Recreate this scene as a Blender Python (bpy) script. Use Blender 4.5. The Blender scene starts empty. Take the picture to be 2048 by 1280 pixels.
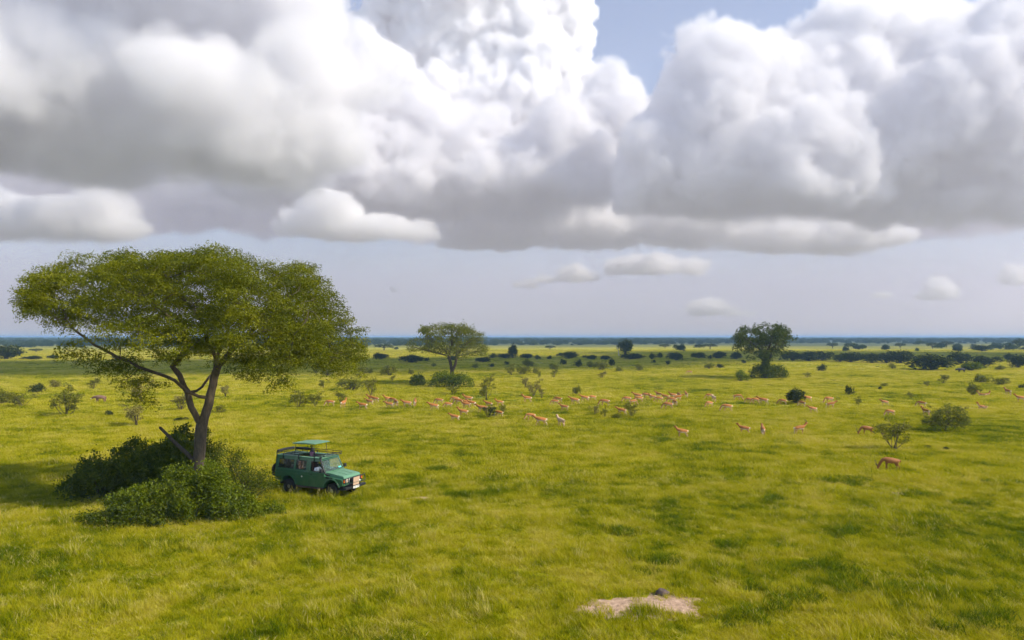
import bpy, bmesh, math, random
import numpy as np
from mathutils import Vector, Matrix, Euler

# ---------------------------------------------------------------- camera, sky, sun, exposure
sc = bpy.context.scene
F, H = 1384.0, 9.5                      # focal length in photo pixels (2048 wide), drone height in metres
PITCH = math.atan(34.0 / F)
cam = bpy.data.cameras.new('camera'); camera = bpy.data.objects.new('camera', cam)
sc.collection.objects.link(camera)
cam.sensor_width = 36.0; cam.lens = 36.0 * F / 2048.0; cam.clip_start = 0.3; cam.clip_end = 120000.0
camera.location = (0, 0, H); camera.rotation_euler = (math.pi / 2 + PITCH, 0, 0)
sc.camera = camera
sc.render.resolution_x, sc.render.resolution_y = 1024, 640

SUN_EL, SUN_AZ = math.radians(38.0), math.radians(107.0)     # azimuth clockwise from +Y
SUN_DIR = Vector((math.sin(SUN_AZ) * math.cos(SUN_EL), math.cos(SUN_AZ) * math.cos(SUN_EL), math.sin(SUN_EL)))
world = bpy.data.worlds.new('World'); sc.world = world; world.use_nodes = True
wn = world.node_tree
sky_tex = wn.nodes.new('ShaderNodeTexSky'); sky_tex.sky_type = 'NISHITA'; sky_tex.sun_disc = False
sky_tex.sun_elevation = SUN_EL; sky_tex.sun_rotation = SUN_AZ; sky_tex.altitude = 900.0
sky_tex.air_density = 1.0; sky_tex.dust_density = 0.6; sky_tex.ozone_density = 1.4
wn.links.new(sky_tex.outputs[0], wn.nodes['Background'].inputs[0])
wn.nodes['Background'].inputs[1].default_value = 0.15
sun = bpy.data.lights.new('sun', 'SUN'); sun.energy = 4.6; sun.angle = math.radians(0.53); sun.color = (1.0, 0.91, 0.76)
sun_ob = bpy.data.objects.new('sun', sun); sc.collection.objects.link(sun_ob)
sun_ob.rotation_euler = (-SUN_DIR).to_track_quat('-Z', 'Y').to_euler(); sun_ob.location = (60, -20, 60)
vs = sc.view_settings
vs.view_transform = 'Standard'; vs.look = 'None'; vs.exposure = 0.4; vs.gamma = 1.0; vs.use_curve_mapping = False
cy = sc.cycles
cy.max_bounces = 24; cy.diffuse_bounces = 3; cy.glossy_bounces = 3; cy.transmission_bounces = 4
cy.volume_bounces = 24; cy.transparent_max_bounces = 12
cy.volume_step_rate = 4.0; cy.volume_max_steps = 256
cy.use_adaptive_sampling = True; cy.adaptive_threshold = 0.04
cy.use_denoising = True

RNG = np.random.default_rng(11)
random.seed(11)
COL = sc.collection

def at(px, py, Y):
    """point at forward distance Y seen at pixel (px, py) of the 2048x1280 photograph"""
    dx, dz = (px - 1024) / F, (640 - py) / F
    c, s = math.cos(PITCH), math.sin(PITCH)
    fy, fz = c - dz * s, s + dz * c
    return Vector((dx / fy * Y, Y, H + fz / fy * Y))
def on_ground(px, py, z=0.0):
    """point of the plain (height z) seen at a pixel"""
    dx, dz = (px - 1024) / F, (640 - py) / F
    c, s = math.cos(PITCH), math.sin(PITCH)
    fy, fz = c - dz * s, s + dz * c
    t = (z - H) / fz
    return Vector((dx * t, fy * t, z))

# ---------------------------------------------------------------- helpers
def tag(o, label=None, cat=None, group=None, kind=None):
    if label: o['label'] = label
    if cat: o['category'] = cat
    if group: o['group'] = group
    if kind: o['kind'] = kind
    return o
def link(name, mesh, mat=None, parent=None, smooth=False):
    if mat is not None and not mesh.materials: mesh.materials.append(mat)
    o = bpy.data.objects.new(name, mesh); COL.objects.link(o)
    if parent is not None: o.parent = parent
    if smooth: mesh.polygons.foreach_set('use_smooth', [True] * len(mesh.polygons))
    return o
def empty(name, loc=(0, 0, 0), rz=0.0, s=(1, 1, 1)):
    o = bpy.data.objects.new(name, None); COL.objects.link(o)
    o.location = loc; o.rotation_euler = (0, 0, rz); o.scale = s; o.empty_display_size = 0.2
    return o
def copy_tree(o, parent=None):
    c = o.copy(); COL.objects.link(c); c.parent = parent
    for ch in list(o.children): copy_tree(ch, c)
    return c
def np_mesh(name, verts, quads=None, tris=None):
    me = bpy.data.meshes.new(name)
    verts = np.asarray(verts, np.float32)
    me.vertices.add(len(verts)); me.vertices.foreach_set('co', verts.ravel())
    loops, starts, tot = [], [], 0
    if quads is not None and len(quads):
        q = np.asarray(quads, np.int32); loops.append(q.ravel()); starts.append(tot + 4 * np.arange(len(q))); tot += q.size
    if tris is not None and len(tris):
        t = np.asarray(tris, np.int32); loops.append(t.ravel()); starts.append(tot + 3 * np.arange(len(t))); tot += t.size
    if tot:
        L = np.concatenate(loops); S = np.concatenate(starts)
        me.loops.add(len(L)); me.loops.foreach_set('vertex_index', L)
        me.polygons.add(len(S)); me.polygons.foreach_set('loop_start', S.astype(np.int32))
    me.update(calc_edges=True)
    return me
def fattr(me, name, data, domain='POINT'):
    a = me.attributes.new(name, 'FLOAT', domain); a.data.foreach_set('value', np.asarray(data, np.float32))
def smooth_noise(x, y, seed=0, octaves=4, base=1.0):
    """cheap sum-of-sines noise for layout, about -1..1"""
    r = np.random.default_rng(seed); v = np.zeros_like(x, dtype=float); amp = 1.0; tot = 0; f = base
    for k in range(octaves):
        for j in range(3):
            a = r.uniform(0, 2 * np.pi); ph = r.uniform(0, 6.28)
            v += amp * np.sin(f * (np.cos(a) * x + np.sin(a) * y) + ph)
        tot += amp * 1.7; amp *= .6; f *= 1.9
    return v / tot

# ---------------------------------------------------------------- materials
class NT:
    def __init__(s, name):
        s.m = bpy.data.materials.new(name); s.m.use_nodes = True; s.t = s.m.node_tree; s.n = s.t.nodes; s.l = s.t.links
        s.b = s.n['Principled BSDF']; s.out = s.n['Material Output']
    def node(s, ty, **k):
        n = s.n.new(ty)
        for a, v in k.items(): setattr(n, a, v)
        return n
    def set(s, n, i, v):
        if hasattr(v, 'is_output'): s.l.new(v, n.inputs[i])
        else: n.inputs[i].default_value = v
    def noise(s, vec, scale, detail=3.0, rough=.55):
        n = s.node('ShaderNodeTexNoise'); s.set(n, 'Vector', vec); s.set(n, 'Scale', scale); s.set(n, 'Detail', detail); s.set(n, 'Roughness', rough)
        return n.outputs[0]
    def ramp(s, fac, stops):
        n = s.node('ShaderNodeValToRGB'); s.set(n, 0, fac); e = n.color_ramp.elements
        while len(e) < len(stops): e.new(.5)
        for el, (p, c) in zip(e, stops): el.position = p; el.color = tuple(c) + (1,) if len(c) == 3 else c
        return n.outputs[0]
    def mix(s, f, a, b, blend='MIX'):
        n = s.node('ShaderNodeMix', data_type='RGBA', blend_type=blend); s.set(n, 0, f)
        for i, v in ((6, a), (7, b)):
            if not hasattr(v, 'is_output') and len(v) == 3: v = tuple(v) + (1,)
            s.set(n, i, v)
        return n.outputs[2]
    def math(s, op, a, b=0.0, clamp=False):
        n = s.node('ShaderNodeMath', operation=op, use_clamp=clamp); s.set(n, 0, a); s.set(n, 1, b); return n.outputs[0]
    def attr(s, name, kind='GEOMETRY'):
        n = s.node('ShaderNodeAttribute', attribute_name=name, attribute_type=kind); return n.outputs['Fac']
    def pos(s): return s.node('ShaderNodeNewGeometry').outputs['Position']
    def obj(s): return s.node('ShaderNodeTexCoord').outputs['Object']
    def bump(s, h, strength=.3, dist=.02):
        n = s.node('ShaderNodeBump'); s.set(n, 'Height', h); s.set(n, 'Strength', strength); s.set(n, 'Distance', dist); s.l.new(n.outputs[0], s.b.inputs['Normal'])
def c4(c): return tuple(c) + (1,)
def plain(name, col, rough=.6, metal=0.0, var=.12, scale=6.0, bump=0.0, coat=0.0):
    t = NT(name); nz = t.noise(t.obj(), scale, 4)
    t.set(t.b, 'Base Color', t.mix(nz, tuple(x * (1 - var) for x in col), tuple(min(1, x * (1 + var)) for x in col)))
    t.set(t.b, 'Roughness', rough); t.set(t.b, 'Metallic', metal)
    if coat: t.set(t.b, 'Coat Weight', coat); t.set(t.b, 'Coat Roughness', .08)
    if bump: t.bump(t.noise(t.obj(), scale * 4, 4), bump, .01)
    return t.m
def leafy(name, cols, trans=.35, patch=1.0, rough=.6, own=.5):
    """thin leaf: diffuse + translucent, colour from a per-leaf tint and a slow patch noise"""
    t = NT(name)
    f = t.math('ADD', t.math('MULTIPLY', t.attr('tint'), own), t.math('MULTIPLY', t.noise(t.pos(), patch, 3), 1 - own))
    f = t.math('ADD', t.math('MULTIPLY', t.math('SUBTRACT', f, .5), 1.7), .5, True)
    col = t.ramp(f, [(i / (len(cols) - 1), c) for i, c in enumerate(cols)])
    d = t.node('ShaderNodeBsdfDiffuse'); t.set(d, 0, col)
    tr = t.node('ShaderNodeBsdfTranslucent'); t.set(tr, 0, t.mix(1.0, col, (1.0, 1.0, .55), 'MULTIPLY'))
    g = t.node('ShaderNodeBsdfGlossy'); t.set(g, 0, (1, 1, 1, 1)); t.set(g, 'Roughness', .45)
    m1 = t.node('ShaderNodeMixShader'); t.set(m1, 0, trans); t.l.new(d.outputs[0], m1.inputs[1]); t.l.new(tr.outputs[0], m1.inputs[2])
    m2 = t.node('ShaderNodeMixShader'); t.set(m2, 0, .008); t.l.new(m1.outputs[0], m2.inputs[1]); t.l.new(g.outputs[0], m2.inputs[2])
    t.l.new(m2.outputs[0], t.out.inputs[0]); t.n.remove(t.b)
    return t.m

def bark_mat(name, a, b):
    t = NT(name); o = t.obj()
    mp = t.node('ShaderNodeMapping'); t.l.new(o, mp.inputs[0]); mp.inputs['Scale'].default_value = (1, 1, .3)
    n = t.noise(mp.outputs[0], 7.0, 6, .65)
    t.set(t.b, 'Base Color', t.ramp(n, [(.3, a), (.7, b)])); t.set(t.b, 'Roughness', .9); t.bump(n, .8, .05)
    return t.m
BARK = bark_mat('bark', (.038, .026, .015), (.125, .088, .052))
BARK_DARK = bark_mat('dark_bark', (.03, .022, .015), (.085, .062, .042))
LEAF_ACACIA = leafy('acacia_leaf', [(.045, .062, .002), (.150, .168, .004), (.29, .285, .008)], .40, .45)
LEAF_MID = leafy('olive_leaf', [(.080, .095, .010), (.145, .160, .016), (.22, .22, .030)], .36, .4)
LEAF_DARK = leafy('dark_leaf', [(.022, .034, .006), (.045, .060, .009), (.08, .09, .014)], .22, .3)
LEAF_TREE = leafy('tree_leaf', [(.030, .045, .005), (.070, .092, .008), (.135, .15, .014)], .3, .4)
LEAF_THICKET = leafy('thicket_leaf', [(.040, .062, .003), (.080, .108, .005), (.15, .17, .009)], .36, .8)
LEAF_BRIGHT = leafy('bright_leaf', [(.060, .092, .003), (.125, .165, .005), (.22, .245, .010)], .40, .9)
LEAF_SAP = leafy('sapling_leaf', [(.11, .125, .008), (.19, .195, .014), (.28, .26, .035)], .42, .6)
LEAF_DRY = leafy('dry_leaf', [(.15, .135, .022), (.24, .21, .04), (.34, .29, .08)], .25, .6)
LEAF_FAR = leafy('far_leaf', [(.014, .032, .016), (.045, .072, .022), (.13, .15, .038)], .25, .012, .6, .25)

# ---------------------------------------------------------------- the plain
def grass_field(t, pos):
    """0..1 : dark lush -> lime -> yellow -> straw, by place on the plain"""
    n1 = t.noise(pos, .05, 5, .62); n2 = t.noise(pos, .42, 4, .65)
    sy = t.node('ShaderNodeSeparateXYZ'); t.l.new(pos, sy.inputs[0])       # straw tone rises with distance
    dry = t.math('MULTIPLY', t.math('MULTIPLY', t.math('SUBTRACT', sy.outputs[1], 60.0), .005, True), .085)
    return t.math('ADD', t.math('SUBTRACT', t.math('ADD', t.math('MULTIPLY', n1, .66), t.math('MULTIPLY', n2, .66)), .15), dry)
GRASS_STOPS = [(.33, (.080, .128, .003)), (.41, (.215, .248, .003)), (.50, (.40, .382, .006)), (.61, (.51, .445, .030)), (.73, (.60, .51, .14))]
t = NT('plain_soil_and_grass'); p = t.pos()
base = t.ramp(grass_field(t, p), [(a, tuple(x * .85 for x in c)) for a, c in GRASS_STOPS])
fine = t.noise(p, 1.6, 5, .7)
base = t.mix(t.ramp(fine, [(.42, (0, 0, 0)), (.62, (1, 1, 1))]), t.mix(.35, base, (.08, .10, .008)), base)
sp_ = t.node('ShaderNodeSeparateXYZ'); t.l.new(p, sp_.inputs[0])
wood = t.math('ADD', t.math('MULTIPLY', t.math('SUBTRACT', sp_.outputs[1], 520.0), .003), t.math('MULTIPLY', t.math('SUBTRACT', t.noise(p, .004, 4), .5), 2.2), True)
base = t.mix(wood, base, t.mix(t.noise(p, .02, 4), (.045, .065, .028), (.14, .15, .05)))          # woodland floor beyond the open plain
t.set(t.b, 'Base Color', base); t.set(t.b, 'Roughness', .95); t.set(t.b, 'Specular IOR Level', .1)
t.bump(t.noise(p, 2.5, 5, .7), .9, .25)
GROUND_MAT = t.m
ys = [-60, 10, 40, 100, 200, 400, 800, 1600, 3200, 6400, 12000, 19000]
gv = []
for y in ys:
    for k in range(-8, 9): gv.append((k / 8 * (300 + max(y, 0) * 1.15), y, 0.0))
gq = [(r * 17 + k, r * 17 + k + 1, (r + 1) * 17 + k + 1, (r + 1) * 17 + k) for r in range(len(ys) - 1) for k in range(16)]
tag(link('ground', np_mesh('ground', gv, gq), GROUND_MAT), 'wide flat savanna plain of green and yellowish grass', kind='structure')

# bare pinkish earth among the grass: (px, py, radius in metres along x, along y)
EARTH = [(1236, 1217, 1.1, .95), (1338, 1211, 1.1, .95), (1786, 988, .75, .35), (846, 997, .7, .4)]
earth_c = [(on_ground(a, b), rx, ry) for a, b, rx, ry in EARTH]
t = NT('dry_pink_earth'); p = t.pos(); n = t.noise(p, 5.0, 6, .65)
t.set(t.b, 'Base Color', t.ramp(n, [(.3, (.22, .14, .085)), (.5, (.44, .29, .19)), (.72, (.60, .42, .30))])); t.set(t.b, 'Roughness', .95); t.bump(n, .9, .06)
EARTH_MAT = t.m
def earth_sheet(c, rx, ry, seed):
    r = np.random.default_rng(seed); n = 40; ang = np.linspace(0, 2 * np.pi, n, endpoint=False)
    w = 1 + .16 * np.sin(2 * ang + r.uniform(0, 6)) + .12 * np.sin(5 * ang + r.uniform(0, 6)) + .08 * np.sin(9 * ang + r.uniform(0, 6))
    vs_ = [(c.x, c.y, .022 + .01 * (seed % 3))]
    for k, (f, z) in enumerate(((.35, .02 + .01 * (seed % 3)), (.7, .016 + .007 * (seed % 3)), (1.0, -.01))):
        for a, ww in zip(ang, w): vs_.append((c.x + math.cos(a) * rx * ww * f, c.y + math.sin(a) * ry * ww * f, z + (r.uniform(-.012, .02) if k < 2 else 0)))
    tr = [(0, 1 + i, 1 + (i + 1) % n) for i in range(n)]
    q = [(1 + k * n + i, 1 + (k + 1) * n + i, 1 + (k + 1) * n + (i + 1) % n, 1 + k * n + (i + 1) % n) for k in range(2) for i in range(n)]
    o = link('bare_earth', np_mesh('bare_earth', vs_, q, tr), EARTH_MAT, None, True)
    return o
for i, ((c, rx, ry), lb) in enumerate(zip(earth_c, ('left half of the pinkish bare earth patch in the foreground grass', 'right half of the pinkish bare earth patch in the foreground grass',
        'small pale scrape of bare earth near the horned grazing antelope', 'small brown bare patch in grass right of the green vehicle'))):
    tag(earth_sheet(c, rx * 1.4, ry * 1.4, 30 + i), lb, kind='structure')

# ---------------------------------------------------------------- leaves and branches
def leaf_quads(centers, size, aspect, rng, flat=.5, dirs=None):
    """rhombus leaves; flat 0 = any direction, 1 = lying level"""
    n = len(centers)
    nrm = rng.normal(size=(n, 3)); nrm /= np.linalg.norm(nrm, axis=1)[:, None] + 1e-9
    nrm = nrm * (1 - flat) + np.array([0, 0, 1.0]) * flat; nrm /= np.linalg.norm(nrm, axis=1)[:, None] + 1e-9
    d = rng.normal(size=(n, 3)) if dirs is None else dirs + rng.normal(size=(n, 3)) * .5
    d -= nrm * (d * nrm).sum(1)[:, None]; d /= np.linalg.norm(d, axis=1)[:, None] + 1e-9
    s = np.cross(nrm, d)
    L = (np.asarray(size) * rng.uniform(.65, 1.3, n))[:, None]; W = L * aspect
    C = np.asarray(centers)
    V = np.stack([C - d * L * .5, C + s * W * .5 - d * L * .08, C + d * L * .5 - nrm * L * .08, C - s * W * .5 - d * L * .08], 1)
    return V.reshape(-1, 3)
def leaf_mesh(name, centers, size, aspect, rng, flat=.5, dirs=None, tint=None):
    V = leaf_quads(centers, size, aspect, rng, flat, dirs); n = len(V) // 4
    me = np_mesh(name, V, np.arange(4 * n).reshape(-1, 4))
    tn = rng.uniform(0, 1, n) if tint is None else np.clip(tint, 0, 1)
    fattr(me, 'tint', np.repeat(tn, 4))
    return me
def tube_mesh(name, chains, sides=7):
    """chains: list of (points Nx3, radii N) -> tapered tubes in one mesh"""
    VV, QQ, TT, off = [], [], [], 0
    for P, R in chains:
        P = np.asarray(P, float); R = np.asarray(R, float); n = len(P)
        if n < 2: continue
        k = sides if R[0] > .05 else (5 if R[0] > .02 else 3)
        T = np.gradient(P, axis=0); T /= np.linalg.norm(T, axis=1)[:, None] + 1e-9
        ref = np.array([1.0, 0, 0]) if abs(T[0][0]) < .8 else np.array([0, 1.0, 0])
        u = np.cross(T[0], ref); u /= np.linalg.norm(u)
        rings = []
        for i in range(n):
            u = u - T[i] * (u @ T[i]); u /= np.linalg.norm(u) + 1e-9; v = np.cross(T[i], u)
            a = np.arange(k) / k * 2 * np.pi
            rings.append(P[i] + R[i] * (np.cos(a)[:, None] * u + np.sin(a)[:, None] * v))
        V = np.concatenate(rings + [P[-1:] + T[-1:] * R[-1]])
        VV.append(V)
        for i in range(n - 1):
            for j in range(k): QQ.append((off + i * k + j, off + i * k + (j + 1) % k, off + (i + 1) * k + (j + 1) % k, off + (i + 1) * k + j))
        for j in range(k): TT.append((off + (n - 1) * k + j, off + (n - 1) * k + (j + 1) % k, off + n * k))
        off += len(V)
    me = np_mesh(name, np.concatenate(VV), QQ, TT)
    me.polygons.foreach_set('use_smooth', [True] * len(me.polygons))
    return me
def grow(limbs, attract, step, kill, rng, iters=90, sag=0.0):
    """space colonisation: limbs = polylines (start on an earlier limb), attract = points the twigs reach for"""
    pos, par = [], []
    def near(p): return int(np.argmin(((np.array(pos) - p) ** 2).sum(1)))
    for li, P in enumerate(limbs):
        P = [np.array(q, float) for q in P]
        prev = -1 if li == 0 else near(P[0])
        if li == 0: pos.append(P[0]); par.append(-1); prev = 0
        for a, b in zip(P[:-1], P[1:]):
            m = max(1, int(round(np.linalg.norm(b - a) / step)))
            for k in range(1, m + 1):
                pos.append(a + (b - a) * k / m + rng.normal(size=3) * step * .05); par.append(prev); prev = len(pos) - 1
    A = np.asarray(attract, float); alive = np.ones(len(A), bool); tips = np.full(len(A), -1)
    for it in range(iters):
        if not alive.any(): break
        PN = np.array(pos); idx = np.where(alive)[0]
        D = ((A[idx][:, None] - PN[None]) ** 2).sum(2); nn = D.argmin(1); dm = np.sqrt(D[np.arange(len(idx)), nn])
        done = dm < kill
        tips[idx[done]] = nn[done]; alive[idx[done]] = False
        pull = {}
        for i, n_, dd in zip(idx[~done], nn[~done], dm[~done]): pull.setdefault(n_, []).append((A[i] - PN[n_]) / dd)
        for n_, vsx in pull.items():
            d = np.mean(vsx, 0)
            if par[n_] >= 0:
                pd = PN[n_] - PN[par[n_]]; d = d + .35 * pd / (np.linalg.norm(pd) + 1e-9)
            d = d + rng.normal(size=3) * .22
            d /= np.linalg.norm(d) + 1e-9
            pos.append(PN[n_] + d * step); par.append(n_)
    return np.array(pos), np.array(par), tips
def chains_of(pos, par, r_tip, expo, r_base):
    n = len(pos); kids = [[] for _ in range(n)]
    for i in range(1, n):
        if par[i] >= 0: kids[par[i]].append(i)
    acc = np.zeros(n)
    for i in range(n - 1, -1, -1):
        if acc[i] == 0: acc[i] = 1.0
        if par[i] >= 0: acc[par[i]] += acc[i]
    rad = r_tip * acc ** (1 / expo)
    rad = r_tip + (rad - r_tip) * (r_base - r_tip) / max(rad[0] - r_tip, 1e-6)
    out, stack = [], [(0, -1)]
    while stack:
        s, pr = stack.pop(); ch = [s] if pr < 0 else [pr, s]; cur = s
        while kids[cur]:
            k = sorted(kids[cur], key=lambda q: -acc[q])
            for o in k[1:]: stack.append((o, cur))
            cur = k[0]; ch.append(cur)
        rr = rad[ch].copy()
        if pr >= 0: rr[0] = rr[1]
        out.append((pos[ch], rr))
    return out, rad

def sprays(tips, per, rad, thick, rng):
    """leaf centres in level plates round each twig tip, and the outward directions"""
    k = len(tips); a = rng.uniform(0, 2 * np.pi, (k, per)); r = rad * np.sqrt(rng.uniform(0, 1, (k, per)))
    tilt = rng.normal(size=(k, 1, 2)) * .25
    dx, dy = np.cos(a) * r, np.sin(a) * r
    dz = rng.normal(size=(k, per)) * thick + dx * tilt[..., 0] + dy * tilt[..., 1] - .25 * r * r / rad
    C = np.stack([dx, dy, dz], 2) + np.asarray(tips)[:, None]
    D = np.stack([dx, dy, -.2 * r], 2)
    return C.reshape(-1, 3), D.reshape(-1, 3)

def tree_object(name, loc, limbs, attract, step, kill, r_base, r_tip, expo, leaf, bark, leafmat, rng, thick_r, label, cat='tree', group=None):
    root = empty(name, loc)
    pos, par, tips = grow(limbs, attract, step, kill, rng)
    ch, rad = chains_of(pos, par, r_tip, expo, r_base)
    big = [c for c in ch if c[1][0] >= thick_r]; small = [c for c in ch if c[1][0] < thick_r]
    # flare at the foot
    P, R = big[0]; R[0] *= 1.35; R[1] *= 1.12
    link('trunk', tube_mesh('trunk', big, 10), bark, root)
    b = link('branches', tube_mesh('branches', small, 6), bark, root); b['kind'] = 'stuff'
    C, D = sprays(np.asarray(attract), leaf['per'], leaf['rad'], leaf['thick'], rng)
    tint = np.repeat(rng.uniform(0, 1, len(attract)), leaf['per']) * .55 + rng.uniform(0, 1, len(C)) * .45
    cr = link('crown', leaf_mesh('crown', C, np.full(len(C), leaf['size']), leaf['aspect'], rng, leaf['flat'], D, tint), leafmat, root); cr['kind'] = 'stuff'
    return tag(root, label, cat, group)

# ---------------------------------------------------------------- the big acacia
TY = 41.0; TB = on_ground(396, 995); TY = TB.y
def tp(px, py, dy=0.0):
    v = at(px, py, TY); return np.array((v.x - TB.x, dy, v.z))
limbs = [
    [tp(396, 995), tp(397, 940), tp(400, 885), tp(402, 852), tp(412, 822, .1), tp(420, 782, .2), tp(428, 745, .2), tp(430, 715, .3)],
    [tp(402, 852), tp(386, 815, -.2), tp(379, 785, -.3), tp(366, 752, -.4), tp(354, 733, -.5), tp(372, 712, -.6), tp(386, 688, -.4), tp(362, 650, -.6), tp(330, 608, -1.2), tp(270, 575, -2.2)],
    [tp(380, 790), tp(393, 776, .7), tp(408, 748, 1.2), tp(413, 700, 1.9), tp(424, 640, 2.8), tp(420, 580, 4.0)],
    [tp(429, 738, .2), tp(468, 705, -.7), tp(512, 672, -1.6), tp(560, 642, -2.5), tp(620, 622, -3.4), tp(665, 628, -4.0)],
    [tp(430, 715, .3), tp(441, 672, .8), tp(480, 640, 1.6), tp(520, 600, 2.8), tp(560, 560, 4.0)],
    [tp(430, 715, .3), tp(424, 680, -.6), tp(430, 640, -1.8), tp(402, 590, -3.0), tp(380, 545, -3.6)],
    [tp(408, 797, 0), tp(391, 782, -.9), tp(372, 757, -1.4), tp(302, 726, -2.0), tp(240, 690, -2.4), tp(203, 660, -2.6)],
    [tp(386, 688, -.4), tp(350, 640, .8), tp(300, 620, 2.2), tp(220, 590, 3.6), tp(140, 570, 4.0)],
    [tp(512, 672, -1.6), tp(560, 655, -.4), tp(620, 650, 1.2), tp(670, 650, 2.0)],
    [tp(430, 745, .2), tp(446, 746, -.2), tp(456, 738, -.3), tp(463, 744, -.3)],
]
MPX = TY / F
def acacia_points(n, rng):
    xr = np.array([0, .2, .4, .6, .75, .88, 1.0])
    topL = np.array([506, 502, 498, 502, 512, 532, 574.0]); topR = np.array([506, 503, 505, 518, 544, 584, 648.0])
    botL = np.array([690, 698, 704, 692, 655, 625, 606.0]); botR = np.array([690, 700, 714, 724, 730, 734, 728.0])
    pts = []
    clump = rng.uniform(-1, 1, (38, 2)); clump_z = rng.uniform(-6, 16, 38)
    while len(pts) < n:
        x, y = rng.uniform(-1, 1, 2); r = math.hypot(x, y)
        if r > 1: continue
        dd_ = np.sqrt(((clump - (x, y)) ** 2).sum(1)); dcl = dd_.min(); lift = clump_z[dd_.argmin()]
        if rng.uniform() < min(.95, dcl * 6.0): continue
        wR = .5 + .5 * x / max(r, 1e-6)
        top = np.interp(r, xr, topL) * (1 - wR) + np.interp(r, xr, topR) * wR
        bot = np.interp(r, xr, botL) * (1 - wR) + np.interp(r, xr, botR) * wR
        u = rng.uniform() ** (1.7 if r < .8 else 1.1)
        py = top + (bot - top) * u + rng.normal() * 4 + dcl * 70 + lift * (1 - u)
        px = 402 + x * 314
        q = tp(px, py, y * 6.8); pts.append(q)
    for (px, py, dy) in ((300, 765, -2), (310, 735, -2.2), (285, 720, -2.1), (330, 750, -1.8), (270, 745, -2.3), (320, 790, -2), (590, 735, -3), (580, 700, -3), (560, 715, -2), (655, 690, -3), (690, 705, -1), (640, 660, -3), (600, 760, -3),
                         (470, 640, -1), (385, 660, -2), (360, 705, -1.6), (330, 650, -2), (205, 690, -2.4), (245, 720, -2.4), (190, 705, -2), (410, 690, -2), (440, 640, -3), (500, 715, -2), (530, 745, -2.6), (410, 560, -5), (400, 590, -4.6), (420, 610, -4)):
        for k in range(3): pts.append(tp(px + rng.normal() * 9, py + rng.normal() * 9, dy + rng.normal() * .4))
    return np.array(pts)
r1 = np.random.default_rng(3)
acacia = tree_object('acacia_tree', TB, limbs, acacia_points(1300, r1), .42, .55, .33, .011, 1.8,
                     dict(per=185, rad=.78, thick=.11, size=.13, aspect=.42, flat=.35), BARK, LEAF_ACACIA, r1, .11,
                     'tall umbrella-crowned acacia rising from the dark thicket beside the green vehicle')
stub = tube_mesh('broken_branch', [([tp(398, 935), tp(378, 905, -.3), tp(360, 885, -.5), tp(344, 866, -.6), tp(332, 852, -.7)], [.13, .12, .11, .09, .085])], 7)
tag(link('broken_branch', stub, BARK_DARK, acacia), 'bare broken branch stub slanting up to the left of the trunk')

def two_stem_tree(name, base, crown_px, Y, crown_bot, limbs_px, n, leaf, barkm, leafm, seed, label, r_base, thick_r, shell=1.6, depth=.9):
    """crown_px: list of (x, top y) outline; crown_bot: list of (x, bottom y)"""
    rng = np.random.default_rng(seed); k = Y / F
    def q(px, py, dy=0.0):
        v = at(px, py, Y); return np.array((v.x - base.x, dy, v.z))
    xs = np.array([c[0] for c in crown_px], float); tops = np.array([c[1] for c in crown_px], float)
    bx = np.array([c[0] for c in crown_bot], float); bots = np.array([c[1] for c in crown_bot], float)
    cx, R = (xs[0] + xs[-1]) / 2, (xs[-1] - xs[0]) / 2
    pts = []; clump = rng.uniform(-1, 1, (22, 2))
    while len(pts) < n:
        x, y = rng.uniform(-1, 1, 2); r = math.hypot(x, y)
        if r > 1: continue
        dcl = np.sqrt(((clump - (x, y)) ** 2).sum(1)).min()
        if rng.uniform() < min(.8, dcl * 2.6): continue
        sx = math.copysign(r, x) if abs(x) > .02 else x     # carry the outline round the crown
        wx = abs(x) / max(r, 1e-6); xx = cx + R * (wx * sx + (1 - wx) * rng.choice([-1, 1]) * r)
        top, bot = np.interp(xx, xs, tops), np.interp(xx, bx, bots)
        py = top + (bot - top) * rng.uniform() ** shell + dcl * 10
        pts.append(q(cx + x * R, py, y * R * k * depth))
    L = [[q(a, b, d) for a, b, d in l] for l in limbs_px]
    return tree_object(name, base, L, np.array(pts), R * k / 16, R * k / 11, r_base, min(.03, r_base * .09), 2.2, leaf, barkm, leafm, rng, thick_r, label)

MB = on_ground(905, 768)
two_stem_tree('acacia_tree', MB, [(818, 690), (832, 664), (855, 652), (885, 645), (915, 647), (940, 656), (960, 674), (974, 700)], MB.y,
    [(818, 695), (840, 704), (870, 706), (900, 700), (930, 706), (955, 716), (974, 706)],
    [[(905, 768, 0), (904, 745, 0), (901, 725, 0), (897, 712, .4), (885, 695, .8), (865, 680, 1)], [(904, 745, 0), (911, 728, -.3), (914, 712, -.5), (925, 695, -1), (945, 680, -1.5)],
     [(897, 712, .4), (905, 690, -1), (905, 665, -2)], [(914, 712, -.5), (915, 690, 2), (910, 665, 3)], [(897, 712, .4), (870, 704, -1.5), (840, 697, -2)], [(914, 712, -.5), (945, 706, 2), (965, 700, 2)]],
    330, dict(per=50, rad=1.0, thick=.2, size=.34, aspect=.42, flat=.45), BARK, LEAF_MID, 21, 'mid-sized olive acacia with forked bare trunk standing in a green bush', .42, .16)
RB = on_ground(1530, 757)
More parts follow.
